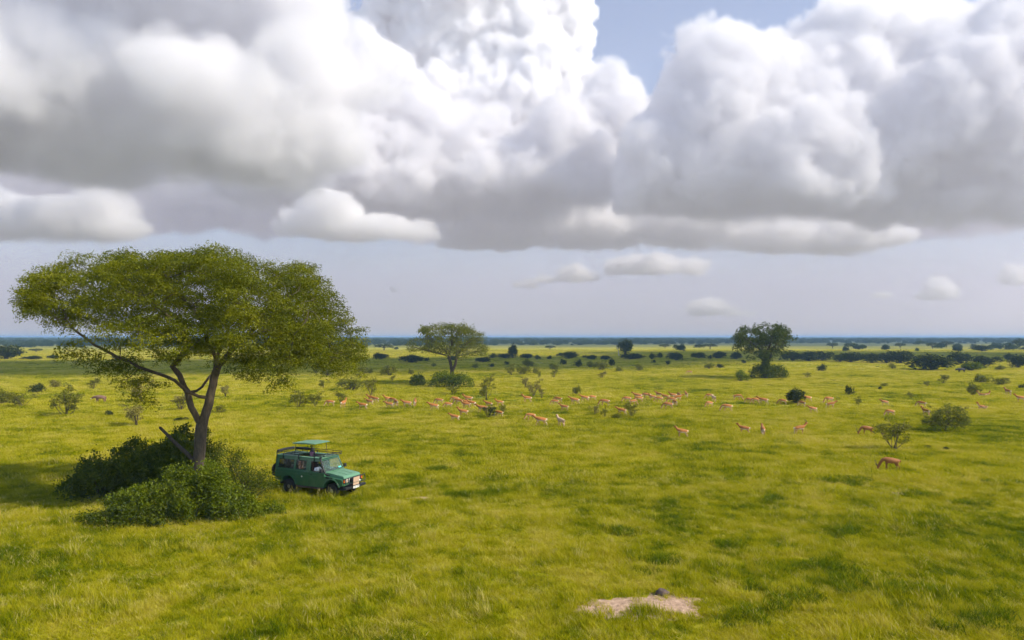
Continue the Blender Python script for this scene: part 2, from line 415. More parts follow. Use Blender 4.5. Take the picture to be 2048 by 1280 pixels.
two_stem_tree('acacia_tree', RB, [(1472, 672), (1485, 660), (1505, 650), (1530, 647), (1555, 649), (1572, 655), (1588, 662)], RB.y,
    [(1472, 680), (1490, 705), (1515, 715), (1540, 715), (1560, 705), (1575, 685), (1588, 672)],
    [[(1530, 757, 0), (1531, 735, 0), (1529, 715, 0), (1523, 700, .5), (1505, 685, 1), (1490, 675, 1)], [(1531, 735, 0), (1538, 715, -.6), (1543, 695, -1), (1560, 675, -1.6), (1575, 664, -1.6)],
     [(1529, 715, 0), (1530, 690, 2), (1528, 665, 3)], [(1529, 715, 0), (1533, 690, -2), (1535, 668, -3)]],
    230, dict(per=46, rad=1.05, thick=.3, size=.42, aspect=.5, flat=.3), BARK_DARK, LEAF_TREE, 22, 'dark dense tree with vine-covered trunk, the rightmost of the three tall trees', .5, .2, 1.25)
SB = on_ground(1891, 863)
two_stem_tree('acacia_tree', SB, [(1850, 842), (1862, 824), (1880, 812), (1897, 807), (1915, 813), (1928, 824), (1934, 836)], SB.y,
    [(1850, 848), (1870, 852), (1890, 846), (1912, 852), (1934, 846)],
    [[(1891, 863, 0), (1892, 852, 0), (1886, 842, .1), (1872, 832, .2)], [(1892, 854, 0), (1900, 842, -.1), (1916, 830, -.2)], [(1886, 842, .1), (1892, 826, -.4)], [(1900, 842, -.1), (1898, 826, .5)], [(1891, 861, 0), (1878, 850, -.2), (1866, 842, -.3)]],
    200, dict(per=30, rad=.28, thick=.07, size=.15, aspect=.45, flat=.35), BARK, LEAF_MID, 23, 'small spreading acacia bush-tree at right with a low olive crown', .09, .03, 1.2)

# ---------------------------------------------------------------- bushes
def lobe_points(rng, lobes, n, lo=.55):
    """clumped points in the outer part of a union of ellipsoids (cx,cy,cz,rx,ry,rz), above the ground"""
    lobes = np.array(lobes, float); w = (lobes[:, 3] * lobes[:, 4] + lobes[:, 3] * lobes[:, 5]); w /= w.sum()
    k = rng.choice(len(lobes), n, p=w); d = rng.normal(size=(n, 3)); d /= np.linalg.norm(d, axis=1)[:, None]
    d[:, 2] = np.where(d[:, 2] < -.35, -d[:, 2], d[:, 2])
    r = lo + (1.06 - lo) * rng.uniform(0, 1, n) ** .6
    P = lobes[k, :3] + d * lobes[k, 3:] * r[:, None]
    return P[P[:, 2] > .03], d[P[:, 2] > .03]
def bush_parts(rng, lobes, clumps, per, rad, size, aspect, flat=.15, stems=9, lo=.5, stem_r=.012):
    P, D = lobe_points(rng, lobes, clumps, lo)
    C = P[:, None] + rng.normal(size=(len(P), per, 3)) * rad
    C = C.reshape(-1, 3); ok = C[:, 2] > .02
    tint = (np.repeat(rng.uniform(0, 1, len(P)), per) * .5 + rng.uniform(0, 1, len(P) * per) * .5)[ok]
    DD = np.repeat(D, per, 0)[ok]; C = C[ok]
    fol = leaf_mesh('foliage', C, np.full(len(C), size), aspect, rng, flat, DD, tint)
    ch = []
    foot = np.array([np.mean([l[0] for l in lobes]), np.mean([l[1] for l in lobes]), 0.0])
    for i in rng.choice(len(P), min(stems, len(P)), replace=False):
        e = P[i]; b = foot + rng.normal(size=3) * [.25 * max(.1, abs(e[0] - foot[0])), .25 * max(.1, abs(e[1] - foot[1])), 0]
        b[2] = -.02; m = b * .45 + e * .55 + rng.normal(size=3) * .04 * np.linalg.norm(e - b); m[2] += .08 * e[2]
        ch.append((np.array([b, (b + m) / 2, m, e]), np.array([stem_r * 1.6, stem_r * 1.3, stem_r, stem_r * .5])))
    return fol, tube_mesh('stem', ch, 5)
def bush_object(name, loc, fol, stem, fm, sm, label, group, s=(1, 1, 1), rz=0.0, cat='bush'):
    root = empty(name, loc, rz, s)
    a = link('foliage', fol, fm, root); a['kind'] = 'stuff'
    b = link('stem', stem, sm, root); b['kind'] = 'stuff'
    return tag(root, label, cat, group)

# the thicket round the acacia's foot: five bushes, each its own thing
def thick(px, py, lobes, clumps, per, size, fm, label, seed, rad=.12, lo=.45, aspect=.6, stems=14, flat=.15):
    rng = np.random.default_rng(seed); g = on_ground(px, py); sub = []
    for l in lobes:
        for q in range(7):
            d = rng.normal(size=3); d /= np.linalg.norm(d); d[2] = abs(d[2]); k_ = rng.uniform(.22, .42)
            sub.append((l[0] + d[0] * l[3] * .85, l[1] + d[1] * l[4] * .85, l[2] + d[2] * l[5] * .85, l[3] * k_, l[4] * k_, l[5] * k_ * 1.15))
    lobes = [tuple(v * (.86 if i > 2 else 1) for i, v in enumerate(l)) for l in lobes] + sub
    f, s = bush_parts(rng, lobes, clumps, per, rad, size, aspect, flat, stems, lo, .022)
    return bush_object('thicket_bush', g, f, s, fm, BARK_DARK, label, 'bushes of the thicket round the big acacia', cat='bush')
thick(320, 985, [(0, 0, .8, 2.6, 2.6, 2.1), (-1.2, .8, .9, 2.0, 2.2, 2.2), (.5, 1.2, 1.4, 2.0, 2.2, 2.2), (1.4, .2, 1.1, 1.7, 2, 2.1), (-.2, -.8, .6, 2.2, 2, 1.9)], 2500, 12, .16, LEAF_THICKET,
      'large dark leafy bush left of the acacia trunk, tallest in the thicket', 41)
thick(212, 995, [(0, 0, .4, 2.0, 2.2, 2.0), (-.9, .3, .3, 1.6, 1.6, 1.3), (.9, .6, .7, 1.6, 1.8, 2.0)], 1050, 11, .16, LEAF_THICKET,
      'low shaded bush at the left end of the thicket', 42)
thick(378, 1042, [(-3.3, .5, .2, 1.2, 1.0, 1.3), (-2.2, .2, .4, 1.3, 1.1, 1.7), (-1.0, .5, .6, 1.3, 1.2, 1.9), (.1, .1, .4, 1.3, 1.1, 1.6), (.9, .8, .7, 1.3, 1.2, 2.0), (1.9, .3, .2, 1.2, 1.1, 1.3), (2.6, .5, .0, 1.0, .9, .8)], 2300, 13, .12, LEAF_BRIGHT,
      'bright green broad-leaved bush in front of the acacia trunk', 43, .14, .5, .7)
thick(482, 995, [(0, 0, .5, 1.5, 1.5, 1.75), (.9, .3, .3, 1.2, 1.3, 1.55), (-.7, .5, .8, 1.2, 1.3, 1.7)], 620, 11, .11, LEAF_THICKET,
      'thin twiggy bush at the right end of the thicket beside the vehicle', 44, .15, .3, .45, 34)
thick(270, 1052, [(0, 0, .1, 1.5, 1.0, .9), (-1.5, .2, 0, 1.3, .9, .7), (1.1, .2, .1, 1.0, .8, .8)], 620, 12, .12, LEAF_THICKET,
      'low dark bush at the front left edge of the thicket', 45)
thick(430, 948, [(0, 0, .6, 1.2, 1.2, 1.9), (-.9, .4, .6, 1.2, 1.2, 1.9)], 420, 11, .11, LEAF_THICKET, 'slender dark bush just behind the acacia trunk', 46, .15, .35, .5, 20)
thick(488, 1036, [(0, 0, .0, 1.5, 1.0, .6), (.9, .4, .0, 1.0, .9, .5)], 420, 12, .11, LEAF_BRIGHT, 'low bright green weedy bush at the front right edge of the thicket', 47, .14, .4, .7)

# bushes at the feet of the two other trees
def foot_bush(px, py, Wm, Hm, fm, label, seed, n=420, size=.3):
    rng = np.random.default_rng(seed)
    lobes = [(rng.uniform(-.32, .32) * Wm, rng.uniform(-.3, .3) * Wm * .6, Hm * .2, Wm * rng.uniform(.2, .3), Wm * .22, Hm * rng.uniform(.55, .8)) for _ in range(6)]
    f, s = bush_parts(rng, lobes, n, 12, size * .9, size, .6, .15, 8, .55, .03)
    bush_object('tree_foot_bush', on_ground(px, py), f, s, fm, BARK_DARK, label, 'bushes growing at the feet of the trees', cat='bush')
foot_bush(901, 775, 8.4, 2.9, LEAF_BRIGHT, 'rounded bright green bush round the foot of the mid-sized acacia', 51)
foot_bush(838, 772, 3.2, 2.4, LEAF_THICKET, 'darker bush just left of the mid-sized acacia', 52, 200)
foot_bush(1540, 757, 8.0, 3.2, LEAF_THICKET, 'green bush round the foot of the vine-covered dark tree', 53)
rngv = np.random.default_rng(54)
f, s = bush_parts(rngv, [(0, 0, 1.6, .9, .9, 2.2), (.1, 0, 3.8, .8, .8, 1.6), (.2, 0, 5.2, 1.1, 1, 1.2)], 260, 12, .3, .34, .6, .15, 3, .5, .03)
bush_object('climbing_vine', RB + Vector((0, -.35, 0)), f, s, LEAF_THICKET, BARK_DARK, 'dark green climbing vine clothing the trunk of the rightmost tall tree', None, cat='vine')

# unit prototypes (about 1 m wide, 1 m high) for the scattered shrubs: (foliage, stem) meshes
def proto_sapling(seed):
    rng = np.random.default_rng(seed); ch, tips = [], []
    for i in range(9):
        a = rng.uniform(0, 6.28); top = np.array([math.cos(a) * rng.uniform(.15, .5), math.sin(a) * rng.uniform(.15, .5), rng.uniform(.35, 1.0)])
        b = np.array([rng.normal() * .03, rng.normal() * .03, -.02]); m = b * .5 + top * .5 + rng.normal(size=3) * .05
        ch.append((np.array([b, m, top]), np.array([.013, .010, .005])))
        for k in range(5):
            f_ = rng.uniform(.2, 1.0); st = m + (top - m) * f_; an = rng.uniform(0, 6.28)
            e = st + np.array([math.cos(an) * .17, math.sin(an) * .17, rng.uniform(-.04, .1)])
            ch.append((np.array([st, (st + e) / 2 + [0, 0, .01], e]), np.array([.006, .005, .003]))); tips += [e, (st + e) / 2]
        tips.append(top)
    C, D = sprays(np.array(tips), 11, .11, .03, rng); C[:, 2] = np.maximum(C[:, 2], .05)
    return leaf_mesh('foliage', C, np.full(len(C), .085), .45, rng, .3, D), tube_mesh('stem', ch, 5)
def proto_bush(seed, dense=1.0):
    rng = np.random.default_rng(seed)
    lobes = [(rng.uniform(-.26, .26), rng.uniform(-.26, .26), rng.uniform(.15, .4), rng.uniform(.2, .3), rng.uniform(.2, .3), rng.uniform(.3, .5)) for _ in range(7)]
    return bush_parts(rng, lobes, int(130 * dense), 9, .05, .085, .6, .2, 8, .5, .014)
def proto_umbrella(seed):
    rng = np.random.default_rng(seed); tips, ch = [], []
    for i in range(90):
        a = rng.uniform(0, 6.28); r = .5 * math.sqrt(rng.uniform()); tips.append([math.cos(a) * r, math.sin(a) * r, .97 - 1.0 * r * r - rng.uniform() ** 1.5 * .3])
    tips = np.array(tips)
    for i in range(12):
        e = tips[i]; fork = np.array([0, 0, .35]) + rng.normal(size=3) * .02
        ch.append((np.array([fork, fork * .5 + e * .5 - [0, 0, .04], e]), np.array([.022, .014, .006])))
    ch.append((np.array([[0, 0, -.02], [.01, 0, .2], [0, 0, .38]]), np.array([.04, .03, .028])))
    C, D = sprays(tips, 10, .1, .04, rng)
    return leaf_mesh('foliage', C, np.full(len(C), .08), .6, rng, .35, D), tube_mesh('stem', ch, 5)
PROTO = {'sap': [proto_sapling(s) for s in (61, 62, 63, 64)], 'bush': [proto_bush(s) for s in (71, 72, 73, 74)],
         'umb': [proto_umbrella(s) for s in (81, 82, 83)], 'dense': [proto_bush(s, 1.9) for s in (91, 92, 93)]}
DESC = {('sap', 'S'): ('sparse feathery sapling', 'sapling'), ('sap', 'K'): ('small dark feathery sapling', 'sapling'), ('sap', 'D'): ('thin brownish sapling', 'sapling'), ('bush', 'S'): ('loose olive shrub', 'shrub'), ('bush', 'B'): ('bright green shrub', 'shrub'), ('bush', 'D'): ('dry brownish shrub', 'shrub'),
        ('bush', 'K'): ('compact dark shrub', 'shrub'), ('dense', 'K'): ('broad dark bush', 'bush'), ('dense', 'B'): ('rounded bright green bush', 'bush'), ('umb', 'K'): ('dark flat-topped tree', 'tree'),
        ('umb', 'S'): ('small flat-topped tree', 'tree'), ('dense', 'D'): ('brownish rounded bush', 'bush')}
MATS = {'S': LEAF_SAP, 'D': LEAF_DRY, 'K': LEAF_DARK, 'B': LEAF_BRIGHT}
BARE = {}
# (px, py of the foot, width px, height px, prototype, leaf material)
SHRUBS = """655 753 30 21 bush S;636 741 12 12 bush K;632 747 12 8 bush S;701 780 46 26 bush S;722 757 28 22 sap S;738 747 15 10 bush S;776 752 36 24 bush S;785 762 12 9 sap S;742 792 34 32 sap S
648 776 20 13 sap S;630 814 26 26 sap S;682 806 28 19 sap S;822 750 14 12 bush S;974 800 30 29 sap S;977 774 25 22 sap S;908 789 30 13 sap S;977 837 30 21 sap K;1007 826 16 13 sap S
1022 751 18 20 sap S;1047 750 26 20 bush S;1052 776 20 18 sap D;763 719 30 13 dense K;824 725 52 14 dense K;853 723 10 8 bush K;964 725 32 11 dense K;1007 717 32 9 dense K;1049 716 20 8 bush K
1025 717 18 28 dense K;768 701 33 12 umb K;792 699 12 6 bush K;724 702 19 13 umb K;984 717 19 11 bush K;951 737 14 10 bush S;983 734 12 8 bush K;1014 730 11 8 bush K;1050 729 17 10 bush S;867 734 11 8 bush S
1053 717 24 9 dense K;1075 719 15 10 bush K;1098 719 13 8 bush K;1141 718 29 14 dense K;1178 719 25 9 dense K;1211 720 23 9 dense K;1266 719 46 11 dense K;1304 719 15 13 bush K;1319 716 15 12 bush K
1350 721 36 15 dense K;1395 717 31 12 dense K;1434 717 21 11 bush K;1307 726 9 7 bush K;1336 730 9 10 bush K;1059 734 25 16 bush S;1047 750 15 14 sap S;1071 748 15 14 bush S;1108 740 21 14 bush S
1108 755 15 14 sap S;1127 730 15 12 bush K;1157 734 17 17 bush K;1182 735 21 13 bush S;1202 740 25 19 bush S;1223 733 15 17 bush K;1238 744 15 12 bush S;1279 742 17 15 bush S;1204 757 19 12 sap D
1418 738 23 12 bush S;1077 756 10 11 sap S;1067 793 29 29 sap D;1083 797 11 18 sap D;1153 789 19 17 bush S;1188 830 20 15 sap D;1208 836 16 19 sap S;1264 836 31 26 sap S;1233 838 22 11 bush S
1442 736 17 9 bush K;1484 763 30 25 bush B;1419 718 11 8 bush K;1439 717 27 13 dense K;1473 719 21 15 dense K;1588 722 44 19 dense K;1620 723 40 19 dense K;1650 722 34 20 dense K;1678 724 30 16 dense K
1706 725 40 19 dense K;1738 726 40 20 dense K;1770 726 42 22 dense K;1805 727 44 24 dense K;1488 727 11 8 bush K;1642 743 19 15 bush K;1614 756 15 9 sap S;1700 790 18 21 bush K;1717 812 13 17 sap S
1591 808 40 30 dense K;1858 740 84 32 dense K;1925 728 47 23 dense K;1945 742 42 16 dense B;1976 733 42 22 dense K;2017 721 20 15 bush K;2040 736 34 25 dense K;2000 741 22 11 bush S;2040 699 24 19 umb K
1800 697 22 10 umb K;1865 698 18 12 umb K;1893 695 25 11 umb K;1787 738 17 11 bush S;1855 773 19 9 sap S;1887 767 21 15 sap S;1768 773 15 7 bush S;1759 780 8 7 bush K;1946 791 26 26 bush S
1965 766 33 19 bush S;2002 770 29 16 bush S;1822 798 13 11 sap S;1787 902 62 52 sap S;2042 777 13 9 bush K;1854 898 15 7 bush S;19 719 46 27 dense K;72 705 23 7 umb K
62 719 31 7 dense K;106 717 23 6 dense K;250 722 31 7 dense K;232 717 18 5 bush K;70 786 33 21 bush K;111 775 23 17 bush D;186 779 25 19 sap S;7 809 38 31 bush S;46 815 46 24 sap S;132 833 58 54 sap S
220 833 18 12 bush K;273 852 46 36 sap D;284 804 36 38 sap D;360 844 32 9 bush K;362 821 42 30 sap D;451 794 23 20 sap D;434 828 30 13 sap S;598 815 46 30 sap S;619 721 26 20 dense D;1893 901 12 6 bush K
1100 700 20 8 umb K;1330 697 22 8 umb K;1420 698 26 10 umb K;1665 697 20 10 umb K;1720 699 26 9 dense K;1960 703 30 12 dense K;560 712 22 9 dense K;690 712 16 8 bush K;905 721 24 9 dense K;1120 712 18 7 bush K"""
SH = []
for rec in SHRUBS.replace('\n', ';').split(';'):
    a = rec.split(); SH.append((float(a[0]), float(a[1]), float(a[2]), float(a[3]), a[4], a[5]))
ORD = ['', '', 'second ', 'third ', 'fourth ', 'fifth ', 'sixth ', 'seventh ', 'eighth ', 'ninth ', 'tenth ', 'eleventh ', 'twelfth ', 'thirteenth ', 'fourteenth ', 'fifteenth ', 'sixteenth ', 'seventeenth ', 'eighteenth ', 'nineteenth ', 'twentieth ']
def nth_left(i, n): return 'the only one' if n == 1 else (ORD[i] + 'from left' if i > 1 else 'leftmost') if i < len(ORD) else 'rightmost'
def place_words(x):
    for lim, w in ((175, 'left of the big acacia'), (480, 'behind the big acacia trunk'), (810, 'between big and mid acacias'), (1000, 'near the mid acacia'), (1240, 'right of the mid acacia'),
                   (1460, 'left of the dark tree'), (1600, 'near the dark tree'), (1800, 'right of the dark tree')):
        if x < lim: return w
    return 'at the far right'
def row_words(y):
    for lim, w in ((709, 'on the distant plain'), (728, 'in the far bush belt'), (748, 'before the far belt'), (783, 'behind the herd'), (826, 'level with the herd')):
        if y < lim: return w
    return 'nearer than the herd'
bucket = {}
for i, (x, y, w, h, k, m) in enumerate(SH): bucket.setdefault((k, m, row_words(y), place_words(x)), []).append((x, i))
NTH = {}
for key, lst in bucket.items():
    for j, (x, i) in enumerate(sorted(lst)): NTH[i] = (j + 1, len(lst))
rs = random.Random(5)
for i, (x, y, w, h, k, m) in enumerate(SH):
    g = on_ground(x, y); kk = g.y / F; d, cat = DESC[(k, m)]
    j, n = NTH[i]
    lb = f'{d} {row_words(y)} {place_words(x)}' + ('' if n == 1 else ', ' + nth_left(j, n))
    fol, stm = PROTO[k][i % len(PROTO[k])]
    bg = 1.2 if (k == 'dense' and y < 745) else 1.12
    Wm, Hm = w * kk * bg, h * kk * bg + .12
    # one mesh copy per leaf colour of each prototype
    key = (k, i % len(PROTO[k]), m)
    if key not in BARE:
        fm = fol.copy(); fm.materials.clear(); fm.materials.append(MATS[m])
        sm = stm.copy(); sm.materials.clear(); sm.materials.append(BARK_DARK if m == 'K' else BARK); BARE[key] = (fm, sm)
    fm, sm = BARE[key]
    nm = {'shrub': 'shrub', 'sapling': 'acacia_sapling', 'bush': 'bush', 'tree': 'flat_topped_tree'}[cat]
    bush_object(nm, g, fm, sm, None, None, lb, 'shrubs scattered over the plain' if cat != 'tree' else 'small trees on the distant plain', (Wm, Wm * rs.uniform(.8, 1.0), Hm), rs.uniform(0, 6.28), cat)

# a lone dark tree on the plain left of the vine-covered one
TB2 = on_ground(1250, 712)
rng = np.random.default_rng(95); k = TB2.y / F
pts = []
for lx, lz, r in ((-7, 20, 6), (0, 25, 7), (7, 22, 7), (10, 17, 5), (-2, 17, 7), (3, 14, 6)):
    d = rng.normal(size=(12, 3)); d /= np.linalg.norm(d, axis=1)[:, None]; pts.append(d * r * k * .8 + np.array([lx * k, 0, lz * k]))
tree_object('savanna_tree', TB2, [[(0, 0, 0), (0, 0, 6 * k), (.2, 0, 11 * k), (-1, 0, 17 * k)], [(.2, 0, 11 * k), (4 * k, .5, 17 * k)]], np.concatenate(pts), 1.2, 1.8, .5, .06, 2.2,
            dict(per=26, rad=1.3, thick=.6, size=.75, aspect=.6, flat=.2), BARK_DARK, LEAF_DARK, rng, .2, 'lone dark leafy tree on the plain left of the vine-covered tree')
snag = on_ground(1238, 712)
tag(link('dead_tree', tube_mesh('dead_tree', [([(0, 0, 0), (-.4, 0, 3), (-1.0, 0, 6)], [.25, .18, .06]), ([(-.4, 0, 3), (-1.6, .2, 5), (-3, .3, 5.9)], [.12, .09, .04]), ([(-.5, 0, 3.6), (.4, 0, 5.4)], [.1, .04])], 6), plain('bleached_wood', (.42, .37, .3), .9)),
    'pale bare dead tree left of the lone dark tree', 'dead tree').location = snag

# ---------------------------------------------------------------- stuff scattered by geometry nodes: grass and far woodland
def scatter(name, P, rot, scl, pick, protos, label):
    """one object: points carry rotation, size and which prototype; a node group instances the prototypes"""
    me = np_mesh(name, P); fattr(me, 'turn', rot)
    a = me.attributes.new('size', 'FLOAT_VECTOR', 'POINT'); a.data.foreach_set('vector', np.asarray(scl, np.float32).ravel())
    b = me.attributes.new('pick', 'INT', 'POINT'); b.data.foreach_set('value', np.asarray(pick, np.int32))
    pc = bpy.data.collections.new(name + '_pieces')
    for k, pm in enumerate(protos): pc.objects.link(bpy.data.objects.new('%s_piece_%02d' % (name, k), pm))
    g = bpy.data.node_groups.new(name, 'GeometryNodeTree')
    g.interface.new_socket('Geometry', in_out='INPUT', socket_type='NodeSocketGeometry'); g.interface.new_socket('Geometry', in_out='OUTPUT', socket_type='NodeSocketGeometry')
    N, L = g.nodes, g.links
    gi, go = N.new('NodeGroupInput'), N.new('NodeGroupOutput')
    ci = N.new('GeometryNodeCollectionInfo'); ci.inputs['Collection'].default_value = pc; ci.inputs['Separate Children'].default_value = True; ci.inputs['Reset Children'].default_value = True
    ip = N.new('GeometryNodeInstanceOnPoints'); ip.inputs['Pick Instance'].default_value = True
    def na(nm, ty):
        n = N.new('GeometryNodeInputNamedAttribute'); n.data_type = ty; n.inputs[0].default_value = nm; return n.outputs[0]
    cx = N.new('ShaderNodeCombineXYZ'); L.new(na('turn', 'FLOAT'), cx.inputs[2])
    er = N.new('FunctionNodeEulerToRotation'); L.new(cx.outputs[0], er.inputs[0])
    L.new(gi.outputs[0], ip.inputs['Points']); L.new(ci.outputs[0], ip.inputs['Instance']); L.new(na('pick', 'INT'), ip.inputs['Instance Index'])
    L.new(er.outputs[0], ip.inputs['Rotation']); L.new(na('size', 'FLOAT_VECTOR'), ip.inputs['Scale']); L.new(ip.outputs[0], go.inputs[0])
    o = link(name, me); md = o.modifiers.new('scatter', 'NODES'); md.node_group = g
    return tag(o, label, kind='stuff')

def blade_clump(seed, n, spread, h0, h1, width, lean, bias, heads=0.0, segs=2):
    rng = np.random.default_rng(seed); VV, QQ, TT, hh, tt = [], [], [], [], []
    for i in range(n):
        a = rng.uniform(0, 6.28); r = spread * math.sqrt(rng.uniform()); b = np.array([math.cos(a) * r, math.sin(a) * r, -.02])
        h = rng.uniform(h0, h1); la = rng.uniform(0, 6.28); le = lean * h * rng.uniform(.3, 1.3)
        d = np.array([math.cos(la) * le + bias[0] * h, math.sin(la) * le + bias[1] * h, h])
        fa = rng.uniform(0, 3.14); s = np.array([math.cos(fa), math.sin(fa), 0]) * width * rng.uniform(.7, 1.3)
        o = len(VV); tn = rng.uniform(); head = rng.uniform() < heads
        for k in range(segs):
            f = k / segs; c = b + np.array([d[0] * f ** 1.8, d[1] * f ** 1.8, d[2] * f]); w = s * (1 - .55 * f) * (.45 if head else 1)
            VV += [c - w / 2, c + w / 2]; hh += [f, f]; tt += [tn + (1 if head else 0)] * 2
        VV.append(b + d); hh.append(1.0); tt.append(tn + (1 if head else 0))
        for k in range(segs - 1): QQ.append((o + 2 * k, o + 2 * k + 1, o + 2 * k + 3, o + 2 * k + 2))
        TT.append((o + 2 * segs - 2, o + 2 * segs - 1, o + 2 * segs))
        if head:   # seed head: a small slim diamond at the tip
            c = b + d; ax = d / np.linalg.norm(d); o2 = len(VV)
            VV += [c - ax * .07, c + s * .9, c + ax * .12, c - s * .9]; hh += [1, 1, 1, 1]; tt += [tn + 1] * 4; QQ.append((o2, o2 + 1, o2 + 2, o2 + 3))
    me = np_mesh('clump', np.array(VV), QQ, TT); fattr(me, 'h', hh); fattr(me, 'tint', tt); return me
t = NT('savanna_grass'); p = t.pos()
fld = t.math('ADD', grass_field(t, p), t.math('MULTIPLY', t.math('SUBTRACT', t.node('ShaderNodeObjectInfo').outputs['Random'], .5), .16))
fld = t.math('ADD', fld, t.math('MULTIPLY', t.math('GREATER_THAN', t.node('ShaderNodeObjectInfo').outputs['Random'], .94), .16))
hd = t.math('GREATER_THAN', t.attr('tint'), 1.0)
fld = t.math('ADD', fld, t.math('MULTIPLY', t.math('SUBTRACT', t.math('FRACT', t.attr('tint')), .5), .14))
fld = t.math('ADD', fld, t.math('MULTIPLY', t.math('SUBTRACT', t.attr('h'), .6), .10))
col = t.mix(hd, t.ramp(fld, GRASS_STOPS), (.55, .46, .16))
d_ = t.node('ShaderNodeBsdfDiffuse'); t.set(d_, 0, col); tr_ = t.node('ShaderNodeBsdfTranslucent'); t.set(tr_, 0, t.mix(1.0, col, (1, 1, .4), 'MULTIPLY'))
mx = t.node('ShaderNodeMixShader'); t.set(mx, 0, .45); t.l.new(d_.outputs[0], mx.inputs[1]); t.l.new(tr_.outputs[0], mx.inputs[2]); t.l.new(mx.outputs[0], t.out.inputs[0]); t.n.remove(t.b)
GRASS_MAT = t.m
GP = [blade_clump(101, 80, .30, .08, .22, .017, .9, (-.18, .05)), blade_clump(102, 76, .32, .08, .22, .017, 1.0, (-.22, 0), .02), blade_clump(103, 56, .26, .14, .34, .015, .7, (-.28, .08), .05),
      blade_clump(104, 90, .36, .05, .14, .019, 1.1, (-.1, .0)), blade_clump(105, 40, .18, .22, .46, .013, .6, (-.3, .10), .15), blade_clump(106, 80, .75, .10, .26, .042, .9, (-.2, .04)),
      blade_clump(107, 80, .85, .10, .28, .042, .8, (-.22, .02)), blade_clump(108, 80, 1.6, .12, .30, .10, .8, (-.2, 0)), blade_clump(109, 76, 1.7, .10, .28, .11, .8, (-.15, .05))]
for m_ in GP: m_.materials.append(GRASS_MAT)
rng = np.random.default_rng(77)
def strip(n, d0, d1, power=1.0):
    u = rng.uniform(0, 1, n); d = np.sqrt(d0 ** 2 + (d1 ** 2 - d0 ** 2) * u ** power)
    x = rng.uniform(-1, 1, n) * (d * .93 + 3.0)
    return np.stack([x, d], 1)
zones = [(40000, 14, 46, (0, 1, 2, 3, 4), (.31, .28, .15, .21, .05), 1.0), (48000, 46, 92, (0, 1, 2, 5, 6), (.2, .2, .15, .25, .2), 1.15), (40000, 92, 200, (5, 6), (.55, .45), 1.2), (38000, 200, 520, (7, 8), (.5, .5), 1.2)]
VEH_AT, VEH_RZ = on_ground(640, 985), math.radians(-25.0)
PP, RR, SS, KK = [], [], [], []
for n, d0, d1, ids, pr, sz in zones:
    xy = strip(n, d0, d1); x, y = xy[:, 0], xy[:, 1]
    keep = np.ones(n, bool)
    for c, rx, ry in earth_c:
        q = np.sqrt(((x - c.x) / rx) ** 2 + ((y - c.y) / ry) ** 2) + .38 * smooth_noise(x, y, 9, 4, 3.0)
        keep &= ~(rng.uniform(0, 1, n) < np.clip((1.12 - q) / .45, 0, .93))
    lx = (x - VEH_AT.x) * math.cos(VEH_RZ) + (y - VEH_AT.y) * math.sin(VEH_RZ); ly = -(x - VEH_AT.x) * math.sin(VEH_RZ) + (y - VEH_AT.y) * math.cos(VEH_RZ)
    under = (np.abs(lx) < 2.75) & (np.abs(ly) < 1.05)
    xy, under = xy[keep], under[keep]; x, y = xy[:, 0], xy[:, 1]; n = len(xy)
    lush = smooth_noise(x, y, 4, 4, .12)
    s = sz * rng.uniform(.75, 1.3, n) * (1 + .28 * smooth_noise(x, y, 5, 4, .25))
    hz = .85 * s * (1 + .25 * lush) * rng.uniform(.8, 1.2, n); hz *= 1 + .5 * np.clip(smooth_noise(x, y, 12, 3, 1.1), -.6, 1); hz[under] *= .45
    PP.append(np.stack([x, y, np.zeros(n)], 1)); RR.append(rng.normal(0, .9, n)); SS.append(np.stack([s, s, hz], 1)); KK.append(rng.choice(ids, n, p=pr))
scatter('grass', np.concatenate(PP), np.concatenate(RR), np.concatenate(SS), np.concatenate(KK), GP, 'long green and straw-tipped savanna grass covering the plain')

# darker, lusher tussocks in low patches among the grass
t = NT('dark_tussock'); p = t.pos()
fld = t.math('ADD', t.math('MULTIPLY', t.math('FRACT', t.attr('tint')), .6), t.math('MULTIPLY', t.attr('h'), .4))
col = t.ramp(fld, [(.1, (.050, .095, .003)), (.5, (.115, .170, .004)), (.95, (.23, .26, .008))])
d_ = t.node('ShaderNodeBsdfDiffuse'); t.set(d_, 0, col); tr_ = t.node('ShaderNodeBsdfTranslucent'); t.set(tr_, 0, col)
mx = t.node('ShaderNodeMixShader'); t.set(mx, 0, .35); t.l.new(d_.outputs[0], mx.inputs[1]); t.l.new(tr_.outputs[0], mx.inputs[2]); t.l.new(mx.outputs[0], t.out.inputs[0]); t.n.remove(t.b)
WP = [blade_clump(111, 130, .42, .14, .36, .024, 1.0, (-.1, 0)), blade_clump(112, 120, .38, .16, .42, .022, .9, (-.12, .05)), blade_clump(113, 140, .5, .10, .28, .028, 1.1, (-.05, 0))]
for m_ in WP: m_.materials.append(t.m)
spots = [(1690, 962, 1.6), (1845, 993, 1.1), (1325, 1125, 1.1), (1455, 1095, .9), (1650, 1137, 1.3), (1580, 1195, 1.3), (1800, 1195, 1.6), (90, 1152, .6), (925, 990, .9), (770, 985, .6), (1345, 1010, .8), (1540, 1000, .9), (880, 940, .8), (730, 928, .9),
         (940, 875, 1.0), (1075, 975, .8), (1700, 1065, 1.0), (1250, 1065, .9), (1980, 1245, 1.3), (1510, 1240, 1.2), (1770, 1185, 1.2), (1700, 1170, 1.0), (1930, 1010, .9), (2010, 968, 1.1), (1220, 845, 1.2), (1360, 838, 1.3), (1430, 836, 1.2), (1120, 828, 1.2), (1580, 890, 1.2), (1530, 910, 1.0), (1430, 890, 1.0), (1330, 880, 1.0)]
PP, RR, SS, KK = [], [], [], []
